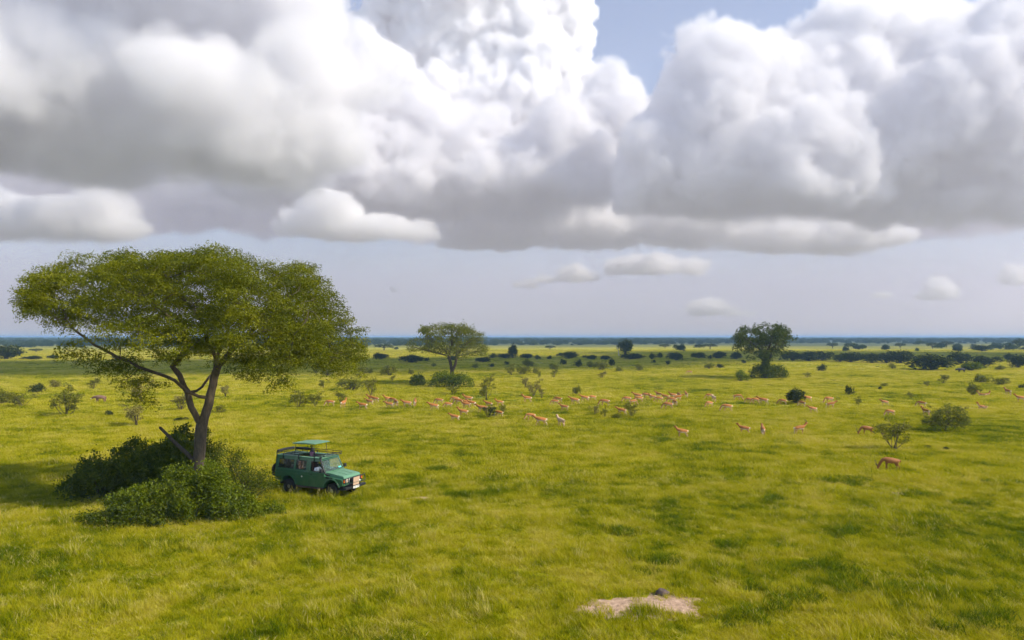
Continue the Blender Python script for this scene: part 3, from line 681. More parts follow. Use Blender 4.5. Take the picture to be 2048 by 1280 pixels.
for px, py, sz in spots:
    c = on_ground(px, py)
    for k in range(int(9 * sz)):
        PP.append((c.x + rng.normal() * sz * .55, c.y + rng.normal() * sz * .35, 0)); s = rng.uniform(.8, 1.3); RR.append(rng.uniform(0, 6.28)); SS.append((s, s, s * rng.uniform(.8, 1.2))); KK.append(rng.integers(0, 3))
xy = strip(2600, 22, 330); x, y = xy[:, 0], xy[:, 1]; ok = smooth_noise(x, y, 6, 4, .08) > .05; xy = xy[ok]
for x, y in xy:
    s = rng.uniform(.4, 1.1) * (1 + y / 250); PP.append((x, y, 0)); RR.append(rng.uniform(0, 6.28)); SS.append((s * 1.3, s, s * .6)); KK.append(rng.integers(0, 3))
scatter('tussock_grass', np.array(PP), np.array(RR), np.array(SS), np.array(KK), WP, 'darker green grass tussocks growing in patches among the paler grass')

# far woodland: too many and too far to tell apart
FP = []
for fol, stm in (PROTO['dense'][0], PROTO['umb'][1], PROTO['dense'][2], PROTO['umb'][2], PROTO['bush'][1]):
    f = fol.copy(); f.materials.clear(); f.materials.append(LEAF_FAR); FP.append(f)
na_, nb_ = 9000, 14000
d = np.concatenate([np.sqrt(rng.uniform(450 ** 2, 1700 ** 2, na_)), 1600 * (9500 / 1600) ** rng.uniform(0, 1, nb_)]); n = len(d)
x = rng.uniform(-1, 1, n) * d * .95
dens = smooth_noise(x / 90, d / 60, 8, 4, .6) + .5 * smooth_noise(x / 500, d / 260, 18, 3, .6)
keep = dens * 1.7 + .12 + np.clip((d - 900) / 900, 0, .9) > rng.uniform(-.1, 1.3, n)
x, d = x[keep], d[keep]; n = len(x)
hgt = rng.uniform(2.5, 8.0, n) * np.clip(.6 + d / 2400, .75, 1.1); wid = hgt * rng.uniform(.9, 1.9, n) * np.clip(d / 1500, 1, 3.0)
scatter('far_woodland', np.stack([x, d, np.zeros(n)], 1), rng.uniform(0, 6.28, n), np.stack([wid, wid, hgt], 1), rng.integers(0, 5, n), FP, 'blue-green woodland stretching along the distant plain to the horizon')

# the blue distance: even thin air over the whole plain
hb = bmesh.new(); bmesh.ops.create_cube(hb, size=1.0)
hm = bpy.data.meshes.new('haze'); hb.to_mesh(hm); hb.free()
hz_mat = bpy.data.materials.new('thin_haze'); hz_mat.use_nodes = True; hn = hz_mat.node_tree; hn.nodes.clear()
ho = hn.nodes.new('ShaderNodeOutputMaterial'); hv = hn.nodes.new('ShaderNodeVolumePrincipled')
hv.inputs['Color'].default_value = (.40, .64, 1.0, 1); hv.inputs['Density'].default_value = 2.3e-4; hv.inputs['Anisotropy'].default_value = 0.0
hn.links.new(hv.outputs[0], ho.inputs['Volume'])
haze = link('haze', hm, hz_mat); haze.location = (0, 9450, 8.2); haze.scale = (46000, 19300, 18.4)
tag(haze, 'thin bluish haze lying over the whole plain', kind='stuff')

# ---------------------------------------------------------------- the safari vehicle (x forward, y left, z up, origin on the ground under its middle)
PAINT = NT('green_paint')
_n = PAINT.noise(PAINT.obj(), 3.0, 5)
PAINT.set(PAINT.b, 'Base Color', PAINT.mix(PAINT.ramp(_n, [(.45, (0, 0, 0)), (.75, (1, 1, 1))]), (.034, .130, .055), (.070, .158, .078))); PAINT.set(PAINT.b, 'Roughness', .36); PAINT.set(PAINT.b, 'Coat Weight', .35); PAINT.set(PAINT.b, 'Coat Roughness', .12)
PAINT = PAINT.m
PAINT_TOP = plain('sunlit_mint_paint', (.11, .25, .15), .5, 0, .1)  # sky and sun light on upward panels put into a paler green
BLACK = plain('black_plastic', (.012, .012, .013), .5)
RUBBER = plain('tyre_rubber', (.022, .019, .016), .9, 0, .3, 12)
STEEL = plain('dull_steel', (.35, .34, .32), .45, .8)
TAN = plain('tan_canvas', (.44, .30, .20), .85, 0, .12, 9)
BROWN = plain('muddy_step', (.14, .08, .045), .9)
WHITE = plain('white_plate', (.8, .78, .7), .5, 0, .05)
INK = plain('plate_ink', (.03, .03, .05), .6)
AMBER = plain('amber_lens', (.75, .16, .02), .25)
LENS = plain('headlight_lens', (.75, .60, .45), .12, .3)
SEATC = plain('brown_seat', (.09, .045, .03), .8)
CYAN = plain('cyan_sticker', (.08, .45, .42), .5)
t = NT('tinted_glass'); t.set(t.b, 'Base Color', (.02, .03, .03, 1)); t.set(t.b, 'Roughness', .03); t.set(t.b, 'Alpha', .42); GLASS = t.m
t = NT('windscreen_glass'); t.set(t.b, 'Base Color', (.10, .16, .13, 1)); t.set(t.b, 'Roughness', .03); t.set(t.b, 'Alpha', .35); WINDSCREEN = t.m

def bm_obj(name, bm, mat, parent, bevel=0.0, smooth=False):
    bmesh.ops.recalc_face_normals(bm, faces=bm.faces)
    me = bpy.data.meshes.new(name); bm.to_mesh(me); bm.free()
    o = link(name, me, mat, parent, smooth)
    if bevel:
        b = o.modifiers.new('bevel', 'BEVEL'); b.width = bevel; b.segments = 2; b.limit_method = 'ANGLE'; b.angle_limit = math.radians(40)
    return o
def box(bm, x0, x1, y0, y1, z0, z1):
    v = [bm.verts.new(p) for p in ((x0, y0, z0), (x1, y0, z0), (x1, y1, z0), (x0, y1, z0), (x0, y0, z1), (x1, y0, z1), (x1, y1, z1), (x0, y1, z1))]
    for f in ((3, 2, 1, 0), (4, 5, 6, 7), (0, 1, 5, 4), (1, 2, 6, 5), (2, 3, 7, 6), (3, 0, 4, 7)): bm.faces.new([v[i] for i in f])
    return v
def prism(bm, poly, ya, yb):
    """poly: (x,z) outline; ya, yb: y of each end, number or function of z"""
    fa = ya if callable(ya) else (lambda z: ya); fb = yb if callable(yb) else (lambda z: yb)
    A = [bm.verts.new((x, fa(z), z)) for x, z in poly]; B = [bm.verts.new((x, fb(z), z)) for x, z in poly]
    bm.faces.new(A); bm.faces.new(B[::-1]); n = len(poly)
    for i in range(n): bm.faces.new((A[i], A[(i + 1) % n], B[(i + 1) % n], B[i]))
def tubes(name, lines, r, mat, parent, sides=8):
    return link(name, tube_mesh(name, [(np.array(l, float), np.full(len(l), r)) for l in lines], sides), mat, parent)
def lathe(bm, prof, cx, cy, cz, axis='y', n=28):
    """prof: (radius, offset along axis)"""
    rings = []
    for r, o in prof:
        ring = []
        for k in range(n):
            a = 2 * math.pi * k / n; u, w = math.cos(a) * r, math.sin(a) * r
            ring.append(bm.verts.new((cx + u, cy + o, cz + w) if axis == 'y' else (cx + o, cy + u, cz + w)))
        rings.append(ring)
    for a, b in zip(rings[:-1], rings[1:]):
        for k in range(n): bm.faces.new((a[k], a[(k + 1) % n], b[(k + 1) % n], b[k]))
    bm.faces.new(rings[0]); bm.faces.new(rings[-1][::-1])

VS = 1.1
veh = empty('safari_vehicle', VEH_AT, VEH_RZ, (VS, VS, VS))
tag(veh, 'green open-topped safari vehicle with black roof rack parked in the grass', 'vehicle')
def arc(cx, cz, r, a0, a1, n=9): return [(cx + r * math.cos(math.radians(a0 + (a1 - a0) * k / n)), cz + r * math.sin(math.radians(a0 + (a1 - a0) * k / n))) for k in range(n + 1)]
HW = .845
poly = [(-2.46, .70), (-2.50, 1.0), (-2.48, 1.30), (1.0, 1.30)]
poly += [(1.0, 1.12), (2.16, 1.04), (2.22, .98), (2.22, .70), (1.99, .64)] + arc(1.49, .48, .50, 18, 172) + [(.96, .50), (-.97, .50)] + arc(-1.49, .48, .50, 8, 165) + [(-2.0, .62)]
bm = bmesh.new(); prism(bm, poly, -HW, HW); body = bm_obj('body', bm, PAINT, veh, .035)
bm = bmesh.new(); prism(bm, [(1.0, 1.06), (1.0, 1.31), (1.25, 1.305), (2.1, 1.20), (2.2, 1.15), (2.225, 1.0)], -.70, .70); hood = bm_obj('hood', bm, PAINT_TOP, veh, .03)
bm = bmesh.new()
for yy in (-.22, .22): prism(bm, [(1.1, 1.312), (2.05, 1.213), (2.05, 1.225), (1.1, 1.328)], yy - .03, yy + .03)
bm_obj('hood_ridges', bm, PAINT_TOP, hood)
# dark underbody and wheel wells
bm = bmesh.new(); box(bm, -2.3, 2.1, -.62, .62, .42, .66); bm_obj('chassis', bm, BLACK, veh)
# cabin sides with window openings
def ycab(z): return HW - .012 - .10 * (z - 1.30) / .75
def side_panel(name, poly, sgn, mat, parent, inset=0.0, th=.04, bev=.008):
    bm = bmesh.new(); prism(bm, poly, lambda z: sgn * (ycab(z) - inset), lambda z: sgn * (ycab(z) - inset - th)); return bm_obj(name, bm, mat, parent, bev)
WIN = {'rear_window': [(-2.30, 1.37), (-1.16, 1.37), (-1.16, 1.86), (-2.22, 1.86)], 'middle_window': [(-1.02, 1.37), (-.28, 1.37), (-.28, 1.86), (-1.02, 1.86)], 'door_window': [(.02, 1.33), (.90, 1.33), (.64, 1.84), (.02, 1.84)]}
for sgn in (-1, 1):
    P = lambda nm, pl: side_panel(nm, pl, sgn, PAINT, veh)
    P('rear_pillar', [(-2.48, 1.30), (-2.30, 1.30), (-2.22, 1.90), (-2.40, 1.90)])
    P('window_sill', [(-2.30, 1.30), (.02, 1.30), (.02, 1.37), (-2.30, 1.37)])
    P('pillar', [(-1.16, 1.37), (-1.02, 1.37), (-1.02, 1.86), (-1.16, 1.86)])
    P('pillar', [(-.28, 1.37), (.02, 1.37), (.02, 1.86), (-.28, 1.86)])
    P('windscreen_pillar', [(.90, 1.30), (1.0, 1.30), (.70, 1.90), (.62, 1.90)])
    P('roof_rail', [(-2.40, 1.86), (.66, 1.86), (.62, 2.02), (-2.38, 2.02)])
    for nm in ('rear_window', 'middle_window'):
        w = side_panel(nm, WIN[nm], sgn, GLASS, veh, .015, .008, 0)
        mx = (WIN[nm][0][0] + WIN[nm][1][0]) / 2
        side_panel('window_bar', [(mx - .02, 1.37), (mx + .02, 1.37), (mx + .02, 1.86), (mx - .02, 1.86)], sgn, BLACK, w, .005, .012, 0)
        (x0, z0), (x1, _), (x2, z1), (x3, _) = WIN[nm]
        for pl in ([(x0, z0), (x1, z0), (x1, z0 + .025), (x0, z0 + .025)], [(x3, z1 - .025), (x2, z1 - .025), (x2, z1), (x3, z1)]):
            bmf = bmesh.new(); prism(bmf, pl, lambda z: sgn * (ycab(z) + .004), lambda z: sgn * (ycab(z) - .01)); bm_obj('window_seal', bmf, BLACK, w)
    # door: cut line and handle
    bmf = bmesh.new(); prism(bmf, [(-.05, .56), (-.035, .56), (-.035, 1.30), (-.05, 1.30)], sgn * (HW - .01), sgn * (HW + .003)); dl = bm_obj('door_gap', bmf, BLACK, veh)
    bmf = bmesh.new(); box(bmf, .02, .17, sgn * HW - .02, sgn * HW + .02, 1.14, 1.17); bm_obj('door_handle', bmf, BLACK, veh, .006)
    bmf = bmesh.new(); prism(bmf, [(-2.46, 1.10), (1.0, 1.10), (1.0, 1.13), (-2.46, 1.13)], sgn * (HW - .01), sgn * (HW + .012)); bm_obj('body_moulding', bmf, PAINT, veh)
    # fender flares
    for cx, a0, a1 in ((1.49, 14, 174), (-1.49, 6, 168)):
        ou = arc(cx, .48, .57, a0, a1, 12); inn = arc(cx, .48, .495, a0, a1, 12)[::-1]
        bmf = bmesh.new(); prism(bmf, ou + inn, sgn * (HW - .03), sgn * (HW + .045)); bm_obj('wheel_arch', bmf, PAINT, veh, .01)
    bmf = bmesh.new(); box(bmf, -.92, .92, sgn * (HW - .05), sgn * (HW + .09), .43, .48); bm_obj('side_step', bmf, BROWN, veh, .012)
    bmf = bmesh.new(); box(bmf, .86, .98, sgn * (HW + .04), sgn * (HW + .24), 1.34, 1.54); mir = bm_obj('wing_mirror', bmf, BLACK, veh, .03)
    bmf = bmesh.new(); box(bmf, .90, .94, sgn * (HW - .06), sgn * (HW + .06), 1.33, 1.37); bm_obj('mirror_arm', bmf, BLACK, mir)
    bmf = bmesh.new(); lathe(bmf, [(.045, 0), (.045, .02 * sgn)], -.55, sgn * HW, 1.0, 'y', 14); bm_obj('round_badge', bmf, WHITE, veh)
# windscreen, rear wall, roof round the open hatch
bm = bmesh.new(); prism(bm, [(.985, 1.31), (1.0, 1.31), (.685, 1.92), (.67, 1.92)], -.72, .72); ws = bm_obj('windscreen', bm, WINDSCREEN, veh)
bm = bmesh.new()
prism(bm, [(.675, 1.90), (.705, 1.90), (.66, 2.0), (.62, 2.0)], -.76, .76); prism(bm, [(.98, 1.29), (1.02, 1.29), (1.0, 1.34), (.97, 1.34)], -.8, .8)
bm_obj('windscreen_frame', bm, PAINT, ws)
tubes('wiper', [[(1.02, -.1, 1.33), (.93, -.55, 1.48)], [(1.02, .45, 1.33), (.94, .02, 1.47)]], .010, BLACK, ws, 5)
bm = bmesh.new(); prism(bm, [(.955, 1.38), (.96, 1.38), (.92, 1.46), (.915, 1.46)], .38, .62); bm_obj('windscreen_sticker', bm, CYAN, ws).location = (.02, 0, .01)
bm = bmesh.new()
for (y0, y1, z0, z1) in ((-.80, .80, 1.30, 1.42), (-.76, .76, 1.86, 2.0), (-.80, -.66, 1.42, 1.86), (.66, .80, 1.42, 1.86), (-.05, .05, 1.42, 1.86)): box(bm, -2.47, -2.41, y0, y1, z0, z1)
bm_obj('rear_wall', bm, PAINT, veh, .01)
bm = bmesh.new(); box(bm, -2.445, -2.435, -.66, -.05, 1.42, 1.86); box(bm, -2.445, -2.435, .05, .66, 1.42, 1.86); bm_obj('back_window', bm, GLASS, veh)
bm = bmesh.new()
for (x0, x1, y0, y1) in ((-2.44, -1.45, -.745, .745), (.05, .64, -.745, .745), (-1.45, .05, -.745, -.52), (-1.45, .05, .52, .745)): box(bm, x0, x1, y0, y1, 1.995, 2.055)
roof = bm_obj('roof', bm, PAINT_TOP, veh, .02)
bm = bmesh.new()
for y in (-.75, .75): box(bm, -2.42, .64, y - .02, y + .02, 2.0, 2.03)
bm_obj('gutter', bm, PAINT, roof)
# raised lid on four legs
lid = empty('roof_lid', (0, 0, 0)); lid.parent = veh
bm = bmesh.new(); prism(bm, [(-1.42, 2.69), (.14, 2.74), (.17, 2.765), (.14, 2.785), (-.65, 2.80), (-1.42, 2.745), (-1.46, 2.715)], -.62, .62); bm_obj('lid_panel', bm, PAINT_TOP, lid, .03)
for x, dx in ((-1.28, -.1), (-.02, .1)):
    for y in (-.5, .5): tubes('lid_leg', [[(x + dx, y, 2.03), (x, y, 2.72)]], .017, BLACK, lid, 6)
# roof rack
rack = empty('roof_rack', (0, 0, 0)); rack.parent = veh
rw = .74
for z, nm in ((2.14, 'lower_rail'), (2.25, 'upper_rail')): tubes(nm, [[(-2.45, -rw, z), (.85, -rw, z), (1.0, -rw + .12, z), (1.0, rw - .12, z), (.85, rw, z), (-2.45, rw, z), (-2.45, -rw, z)]], .017, BLACK, rack, 7)
for x in (-2.45, -1.9, -1.35, -.8, -.25, .3, .85):
    for y in (-rw, rw): tubes('rack_post', [[(x, y, 2.13), (x, y, 2.26)]], .013, BLACK, rack, 5)
for y in (-.45, -.15, .15, .45): tubes('rack_post', [[(1.0, y, 2.13), (1.0, y, 2.26)]], .013, BLACK, rack, 5)
for x in (-2.0, -1.6, .2, .45, .7, .9): tubes('cross_bar', [[(x, -rw, 2.13), (x, rw, 2.13)]], .014, BLACK, rack, 5)
for x in (-1.95, -.85, .25):
    for y in (-1, 1): tubes('rack_foot', [[(x, y * (rw + .0), 2.15), (x, y * (rw + .05), 2.05), (x, y * (rw + .035), 1.90)]], .028, BLACK, rack, 6)
tubes('rolled_cover', [[(-2.48, -.62, 2.23), (-2.50, 0, 2.25), (-2.46, .62, 2.24)], [(-2.4, .72, 2.2), (-1.6, .74, 2.22), (-1.15, .72, 2.20)]], .075, BLACK, rack, 9)
# black edging down the rear corner, spare wheel, snorkel
for sgn in (-1, 1): tubes('corner_trim', [[(-2.50, sgn * .80, 1.30), (-2.45, sgn * .755, 1.9), (-2.43, sgn * .74, 2.2)]], .022, BLACK, veh, 6)
TYRE = [(.20, -.10), (.30, -.115), (.365, -.10), (.385, -.055), (.39, 0), (.385, .055), (.365, .10), (.30, .115), (.20, .10)]
RIM = [(.205, -.06), (.20, -.02), (.10, .0), (.10, .05), (.04, .06)]
def wheel(name, x, y, z, axis, sgn):
    w = empty(name, (0, 0, 0)); w.parent = veh
    bm = bmesh.new(); lathe(bm, TYRE, x, y, z, axis); tb = bm_obj('tyre', bm, RUBBER, w, 0, True)
    bm = bmesh.new(); lathe(bm, [(r, o * sgn + .05 * sgn) for r, o in RIM], x, y, z, axis); bm_obj('rim', bm, STEEL, w)
    return w
for x in (-1.49, 1.49):
    for s in (-1, 1): wheel('wheel', x, s * .74, .385, 'y', s)
wheel('spare_wheel', -2.70, -.42, 1.14, 'x', -1)
sn = tubes('snorkel', [[(1.32, -.80, 1.18), (1.12, -.87, 1.24), (1.02, -.88, 1.40), (.76, -.82, 1.88), (.72, -.81, 2.06)]], .048, BLACK, veh, 10)
bm = bmesh.new(); lathe(bm, [(.05, 0), (.075, .01), (.075, .07), (.05, .08)], .72, 0, 0, 'y', 14); o = bm_obj('snorkel_head', bm, BLACK, sn); o.rotation_euler = (math.pi / 2, 0, 0); o.location = (0, -.81, 2.06)
bm = bmesh.new(); box(bm, 1.12, 1.55, -.87, -.83, 1.02, 1.10); bm_obj('fender_vent', bm, BLACK, veh)
# front: grille, lamps, bull bar, bumper, plate
bm = bmesh.new(); box(bm, 2.20, 2.245, -.80, .80, .80, 1.06); gr = bm_obj('grille', bm, BLACK, veh)
bm = bmesh.new(); box(bm, 2.24, 2.262, -.80, .80, .70, .79); bm_obj('front_panel', bm, PAINT, veh)
for s in (-1, 1):
    bm = bmesh.new(); lathe(bm, [(.10, 0), (.10, .03), (.06, .055), (.02, .06)], 2.245, s * .52, .94, 'x', 20); bm_obj('headlight', bm, LENS, veh)
    bm = bmesh.new(); lathe(bm, [(.125, 0), (.125, .02)], 2.244, s * .52, .94, 'x', 20); bm_obj('headlight_rim', bm, STEEL, veh)
    bm = bmesh.new(); box(bm, 2.24, 2.285, min(s * .68, s * .80), max(s * .68, s * .80), .87, 1.0); bm_obj('indicator', bm, AMBER, veh, .01)
    bm = bmesh.new(); box(bm, 2.24, 2.27, min(s * .29, s * .34), max(s * .29, s * .34), .82, 1.05); bm_obj('grille_side', bm, WHITE, veh)
bm = bmesh.new(); box(bm, 2.27, 2.47, -.86, .86, .50, .63); bm_obj('bumper', bm, BLACK, veh, .02)
bar = empty('bull_bar', (0, 0, 0)); bar.parent = veh
tubes('top_tube', [[(2.50, -.30, 1.12), (2.50, .30, 1.12)], [(2.50, -.30, 1.12), (2.44, -.80, 1.10), (2.40, -.86, 1.02), (2.42, -.86, .82), (2.46, -.80, .78), (2.50, -.30, .80)], [(2.50, .30, 1.12), (2.44, .80, 1.10), (2.40, .86, 1.02), (2.42, .86, .82), (2.46, .80, .78), (2.50, .30, .80)]], .022, BLACK, bar, 8)
for s in (-1, 1): tubes('upright', [[(2.42, s * .31, .52), (2.49, s * .31, .75), (2.51, s * .31, 1.14)]], .028, BLACK, bar, 8)
bm = bmesh.new(); box(bm, 2.47, 2.492, -.285, .275, .82, 1.09); bm_obj('canvas_screen', bm, TAN, bar, .008)
bm = bmesh.new(); box(bm, 2.455, 2.475, -.26, .26, .66, .79); bm_obj('lower_panel', bm, TAN, bar, .008)
bm = bmesh.new(); lathe(bm, [(.05, 0), (.05, .03), (.02, .045)], 2.50, .25, .87, 'x', 14); bm_obj('spot_lamp', bm, WHITE, bar)
plate = bmesh.new(); box(plate, 2.485, 2.495, -.27, .25, .50, .62); plate = bm_obj('number_plate', plate, WHITE, veh, .004)
fc = bpy.data.curves.new('plate_text', 'FONT'); fc.body = 'UAR 709B'; fc.size = .115; fc.align_x = 'CENTER'; fc.align_y = 'CENTER'; fc.extrude = .001
tmp = bpy.data.objects.new('plate_text', fc); COL.objects.link(tmp); bpy.context.view_layer.update()
pm_ = bpy.data.meshes.new_from_object(tmp.evaluated_get(bpy.context.evaluated_depsgraph_get())); bpy.data.objects.remove(tmp)
pto = link('plate_lettering', pm_, INK, plate); pto['kind'] = 'stuff'; pto.location = (2.498, -.01, .56); pto.rotation_euler = (math.pi / 2, 0, math.pi / 2)
# seats
for x, ys_ in ((.25, (-.38, .38)), (-.75, (-.38, .38)), (-1.7, (-.38, .38))):
    for y in ys_:
        st = empty('seat', (0, 0, 0)); st.parent = veh
        bm = bmesh.new(); prism(bm, [(x - .32, 1.25), (x - .2, 1.25), (x - .28, 1.74), (x - .38, 1.74)], y - .24, y + .24); bm_obj('seat_back', bm, SEATC, st, .03)
        bm = bmesh.new(); prism(bm, [(x - .41, 1.75), (x - .31, 1.75), (x - .32, 1.87), (x - .41, 1.87)], y - .12, y + .12); bm_obj('head_rest', bm, SEATC, st, .03)
bm = bmesh.new(); prism(bm, [(.8, 1.30), (.96, 1.30), (.93, 1.38), (.8, 1.40)], -.72, .72); bm_obj('dashboard', bm, BLACK, veh)
tubes('steering_wheel', [[(.70 - .0 + .05 * math.sin(a), -.38 + .17 * math.cos(a), 1.47 + .15 * math.sin(a)) for a in [k * math.pi / 8 for k in range(17)]]], .014, BLACK, veh, 6)
# ---------------------------------------------------------------- bodies grown from a skeleton
def skin_mesh(name, verts, edges, radii, sub=1, root=0):
    me = bpy.data.meshes.new(name); me.from_pydata(verts, edges, [])
    o = bpy.data.objects.new(name, me); COL.objects.link(o)
    sk = o.modifiers.new('skin', 'SKIN'); ss = o.modifiers.new('sub', 'SUBSURF'); ss.levels = ss.render_levels = sub
    if not me.skin_vertices: bpy.context.view_layer.objects.active = o; bpy.ops.mesh.customdata_skin_add() if hasattr(bpy.ops.mesh, 'customdata_skin_add') else None
    for i, r in enumerate(radii):
        v = me.skin_vertices[0].data[i]; v.radius = (r, r) if not isinstance(r, tuple) else r; v.use_root = (i == root)
    bpy.context.view_layer.update()
    dg = bpy.context.evaluated_depsgraph_get()
    out = bpy.data.meshes.new_from_object(o.evaluated_get(dg)); out.name = name
    bpy.data.objects.remove(o); bpy.data.meshes.remove(me)
    out.polygons.foreach_set('use_smooth', [True] * len(out.polygons)); return out

def person(label, loc, rz, shirt, arms, sitting, skin=(.035, .018, .011), cap=None):
    root = empty('person', loc, rz)
    V = [(0, 0, .95), (0, 0, 1.12), (0, 0, 1.32), (0, 0, 1.45), (0, 0, 1.53), (.01, 0, 1.60), (.02, 0, 1.70)]
    R = [(.11, .16), (.10, .15), (.12, .18), (.07, .10), .055, .075, .085]; Eg = [(0, 1), (1, 2), (2, 3), (3, 4), (4, 5), (5, 6)]
    for s, (el, ha) in zip((-1, 1), arms):
        b = len(V); V += [(0, s * .20, 1.42), (el[0], s * el[1], el[2]), (ha[0], s * ha[1], ha[2]), (ha[0] + .07, s * ha[1], ha[2] + .01)]; R += [.058, .045, .033, .035]; Eg += [(3, b), (b, b + 1), (b + 1, b + 2), (b + 2, b + 3)]
        for k in range(5):   # four fingers and a thumb
            e = len(V); fy = (k - 1.5) * .02 if k < 4 else -.05; V += [(ha[0] + .14 - (.02 if k in (0, 3) else 0) - (.05 if k == 4 else 0), s * (ha[1] + fy), ha[2] - .01), (ha[0] + .17 - (.06 if k == 4 else 0), s * (ha[1] + fy), ha[2] - .035)]; R += [.010, .008]; Eg += [(b + 3, e), (e, e + 1)]
    for s in (-1, 1):
        b = len(V)
        if sitting: V += [(.02, s * .10, .90), (.42, s * .12, .92), (.46, s * .12, .50), (.60, s * .12, .47)]
        else: V += [(0, s * .10, .88), (.02, s * .11, .48), (-.01, s * .11, .08), (.15, s * .11, .04)]
        R += [.09, .065, .045, .035]; Eg += [(0, b), (b, b + 1), (b + 1, b + 2), (b + 2, b + 3)]
    me = skin_mesh('body', V, Eg, R, 1)
    tt = NT('person_cloth_and_skin'); o_ = tt.obj(); sp = tt.node('ShaderNodeSeparateXYZ'); tt.l.new(o_, sp.inputs[0])
    up = tt.math('GREATER_THAN', sp.outputs[2], 1.475); dn = tt.math('LESS_THAN', sp.outputs[2], .97)
    far = tt.math('GREATER_THAN', tt.math('ADD', tt.math('ABSOLUTE', sp.outputs[1]), tt.math('MULTIPLY', sp.outputs[0], .8)), .46)
    c = tt.mix(dn, shirt, (.05, .05, .06)); c = tt.mix(tt.math('MAXIMUM', up, tt.math('MULTIPLY', far, tt.math('GREATER_THAN', sp.outputs[2], 1.0))), c, skin)
    tt.set(tt.b, 'Base Color', c); tt.set(tt.b, 'Roughness', .7); me.materials.append(tt.m)
    link('body', me, None, root)
    bm = bmesh.new(); bmesh.ops.create_uvsphere(bm, u_segments=16, v_segments=10, radius=.098, matrix=Matrix.Translation((.005, 0, 1.725)) @ Matrix.Diagonal((1.05, .85, .95, 1)))
    bmesh.ops.delete(bm, geom=[v for v in bm.verts if v.co.z < 1.715 or (v.co.x > .06 and v.co.z < 1.77)], context='VERTS'); bm_obj('hair' if cap is None else 'cap', bm, plain('hair' if cap is None else 'cap', cap or (.008, .007, .006), .9), root, 0, True)
    bm = bmesh.new()
    bmesh.ops.create_cone(bm, segments=8, radius1=.018, radius2=.006, depth=.05, cap_ends=True, matrix=Matrix.Translation((.108, 0, 1.665)) @ Matrix.Rotation(-.3, 4, 'Y'))
    bm_obj('nose', bm, plain('nose_skin', skin, .6), root, 0, True)
    for s in (-1, 1):
        bm = bmesh.new(); bmesh.ops.create_uvsphere(bm, u_segments=8, v_segments=6, radius=.013, matrix=Matrix.Translation((.092, s * .033, 1.69))); bm_obj('eye', bm, WHITE, root, 0, True)
        bm = bmesh.new(); bmesh.ops.create_uvsphere(bm, u_segments=8, v_segments=6, radius=.03, matrix=Matrix.Translation((.01, s * .086, 1.67)) @ Matrix.Diagonal((.7, .35, 1.1, 1))); bm_obj('ear', bm, plain('ear_skin', skin, .6), root, 0, True)
    return tag(root, label, 'person')
def in_vehicle(x, y, z):
    c, s = math.cos(VEH_RZ), math.sin(VEH_RZ); x, y = x * VS, y * VS; return (VEH_AT.x + c * x - s * y, VEH_AT.y + s * x + c * y, z * VS)
person('person in a dark purple shirt standing up through the open roof hatch', in_vehicle(-.62, 0, .93), VEH_RZ + .25, (.035, .012, .045), (((.10, .30, 1.18), (.30, .22, 1.16)), ((.10, .30, 1.20), (.30, .20, 1.16))), False)
person('driver in a light grey-blue shirt at the near side window', in_vehicle(.12, -.40, .16), VEH_RZ, (.30, .36, .46), (((.18, .40, 1.22), (.44, .40, 1.27)), ((.20, .27, 1.20), (.48, .17, 1.25))), True)
person('front seat passenger in a dark green shirt behind the windscreen', in_vehicle(.12, .38, .14), VEH_RZ, (.02, .06, .05), (((.12, .26, 1.16), (.36, .18, 1.05)), ((.12, .26, 1.16), (.36, .18, 1.05))), True)

# ---------------------------------------------------------------- antelopes (x forward, foot on z = 0)
t = NT('antelope_coat'); o_ = t.obj(); sp = t.node('ShaderNodeSeparateXYZ'); t.l.new(o_, sp.inputs[0])
gm = t.node('ShaderNodeNewGeometry'); tr = t.node('ShaderNodeVectorTransform', vector_type='NORMAL', convert_from='WORLD', convert_to='OBJECT'); t.l.new(gm.outputs['Normal'], tr.inputs[0])
sn_ = t.node('ShaderNodeSeparateXYZ'); t.l.new(tr.outputs[0], sn_.inputs[0])
coat = t.mix(t.noise(o_, 5.0, 4), (.30, .100, .012), (.46, .175, .028))
belly = t.math('MULTIPLY', t.math('LESS_THAN', sn_.outputs[2], -.25), t.math('LESS_THAN', sp.outputs[2], .72))
rump = t.math('MULTIPLY', t.math('LESS_THAN', sp.outputs[0], -.53), t.math('LESS_THAN', sp.outputs[2], .78))
legs = t.math('MULTIPLY', t.math('LESS_THAN', sp.outputs[2], .40), .55)
coat = t.mix(t.math('MULTIPLY', t.math('MAXIMUM', belly, rump), .85), coat, (.80, .68, .52)); coat = t.mix(legs, coat, (.55, .36, .20))
hi = t.node('ShaderNodeObjectInfo').outputs['Random']; hs = t.node('ShaderNodeHueSaturation'); t.l.new(coat, hs.inputs['Color']); t.set(hs, 'Value', t.math('ADD', t.math('MULTIPLY', hi, .35), .82))
t.set(t.b, 'Base Color', hs.outputs[0]); t.set(t.b, 'Roughness', .75); COAT = t.m
COAT_PALE = plain('pale_coat', (.55, .36, .21), .8, 0, .15, 5); HORN = plain('dark_horn', (.025, .02, .016), .5); COAT_RUFOUS = plain('rufous_coat', (.29, .105, .018), .75, 0, .25, 4)
HIDE = plain('dark_hide', (.022, .018, .016), .8, 0, .3, 4); HIDE_BROWN = plain('brown_hide', (.20, .11, .075), .85, 0, .25, 4)
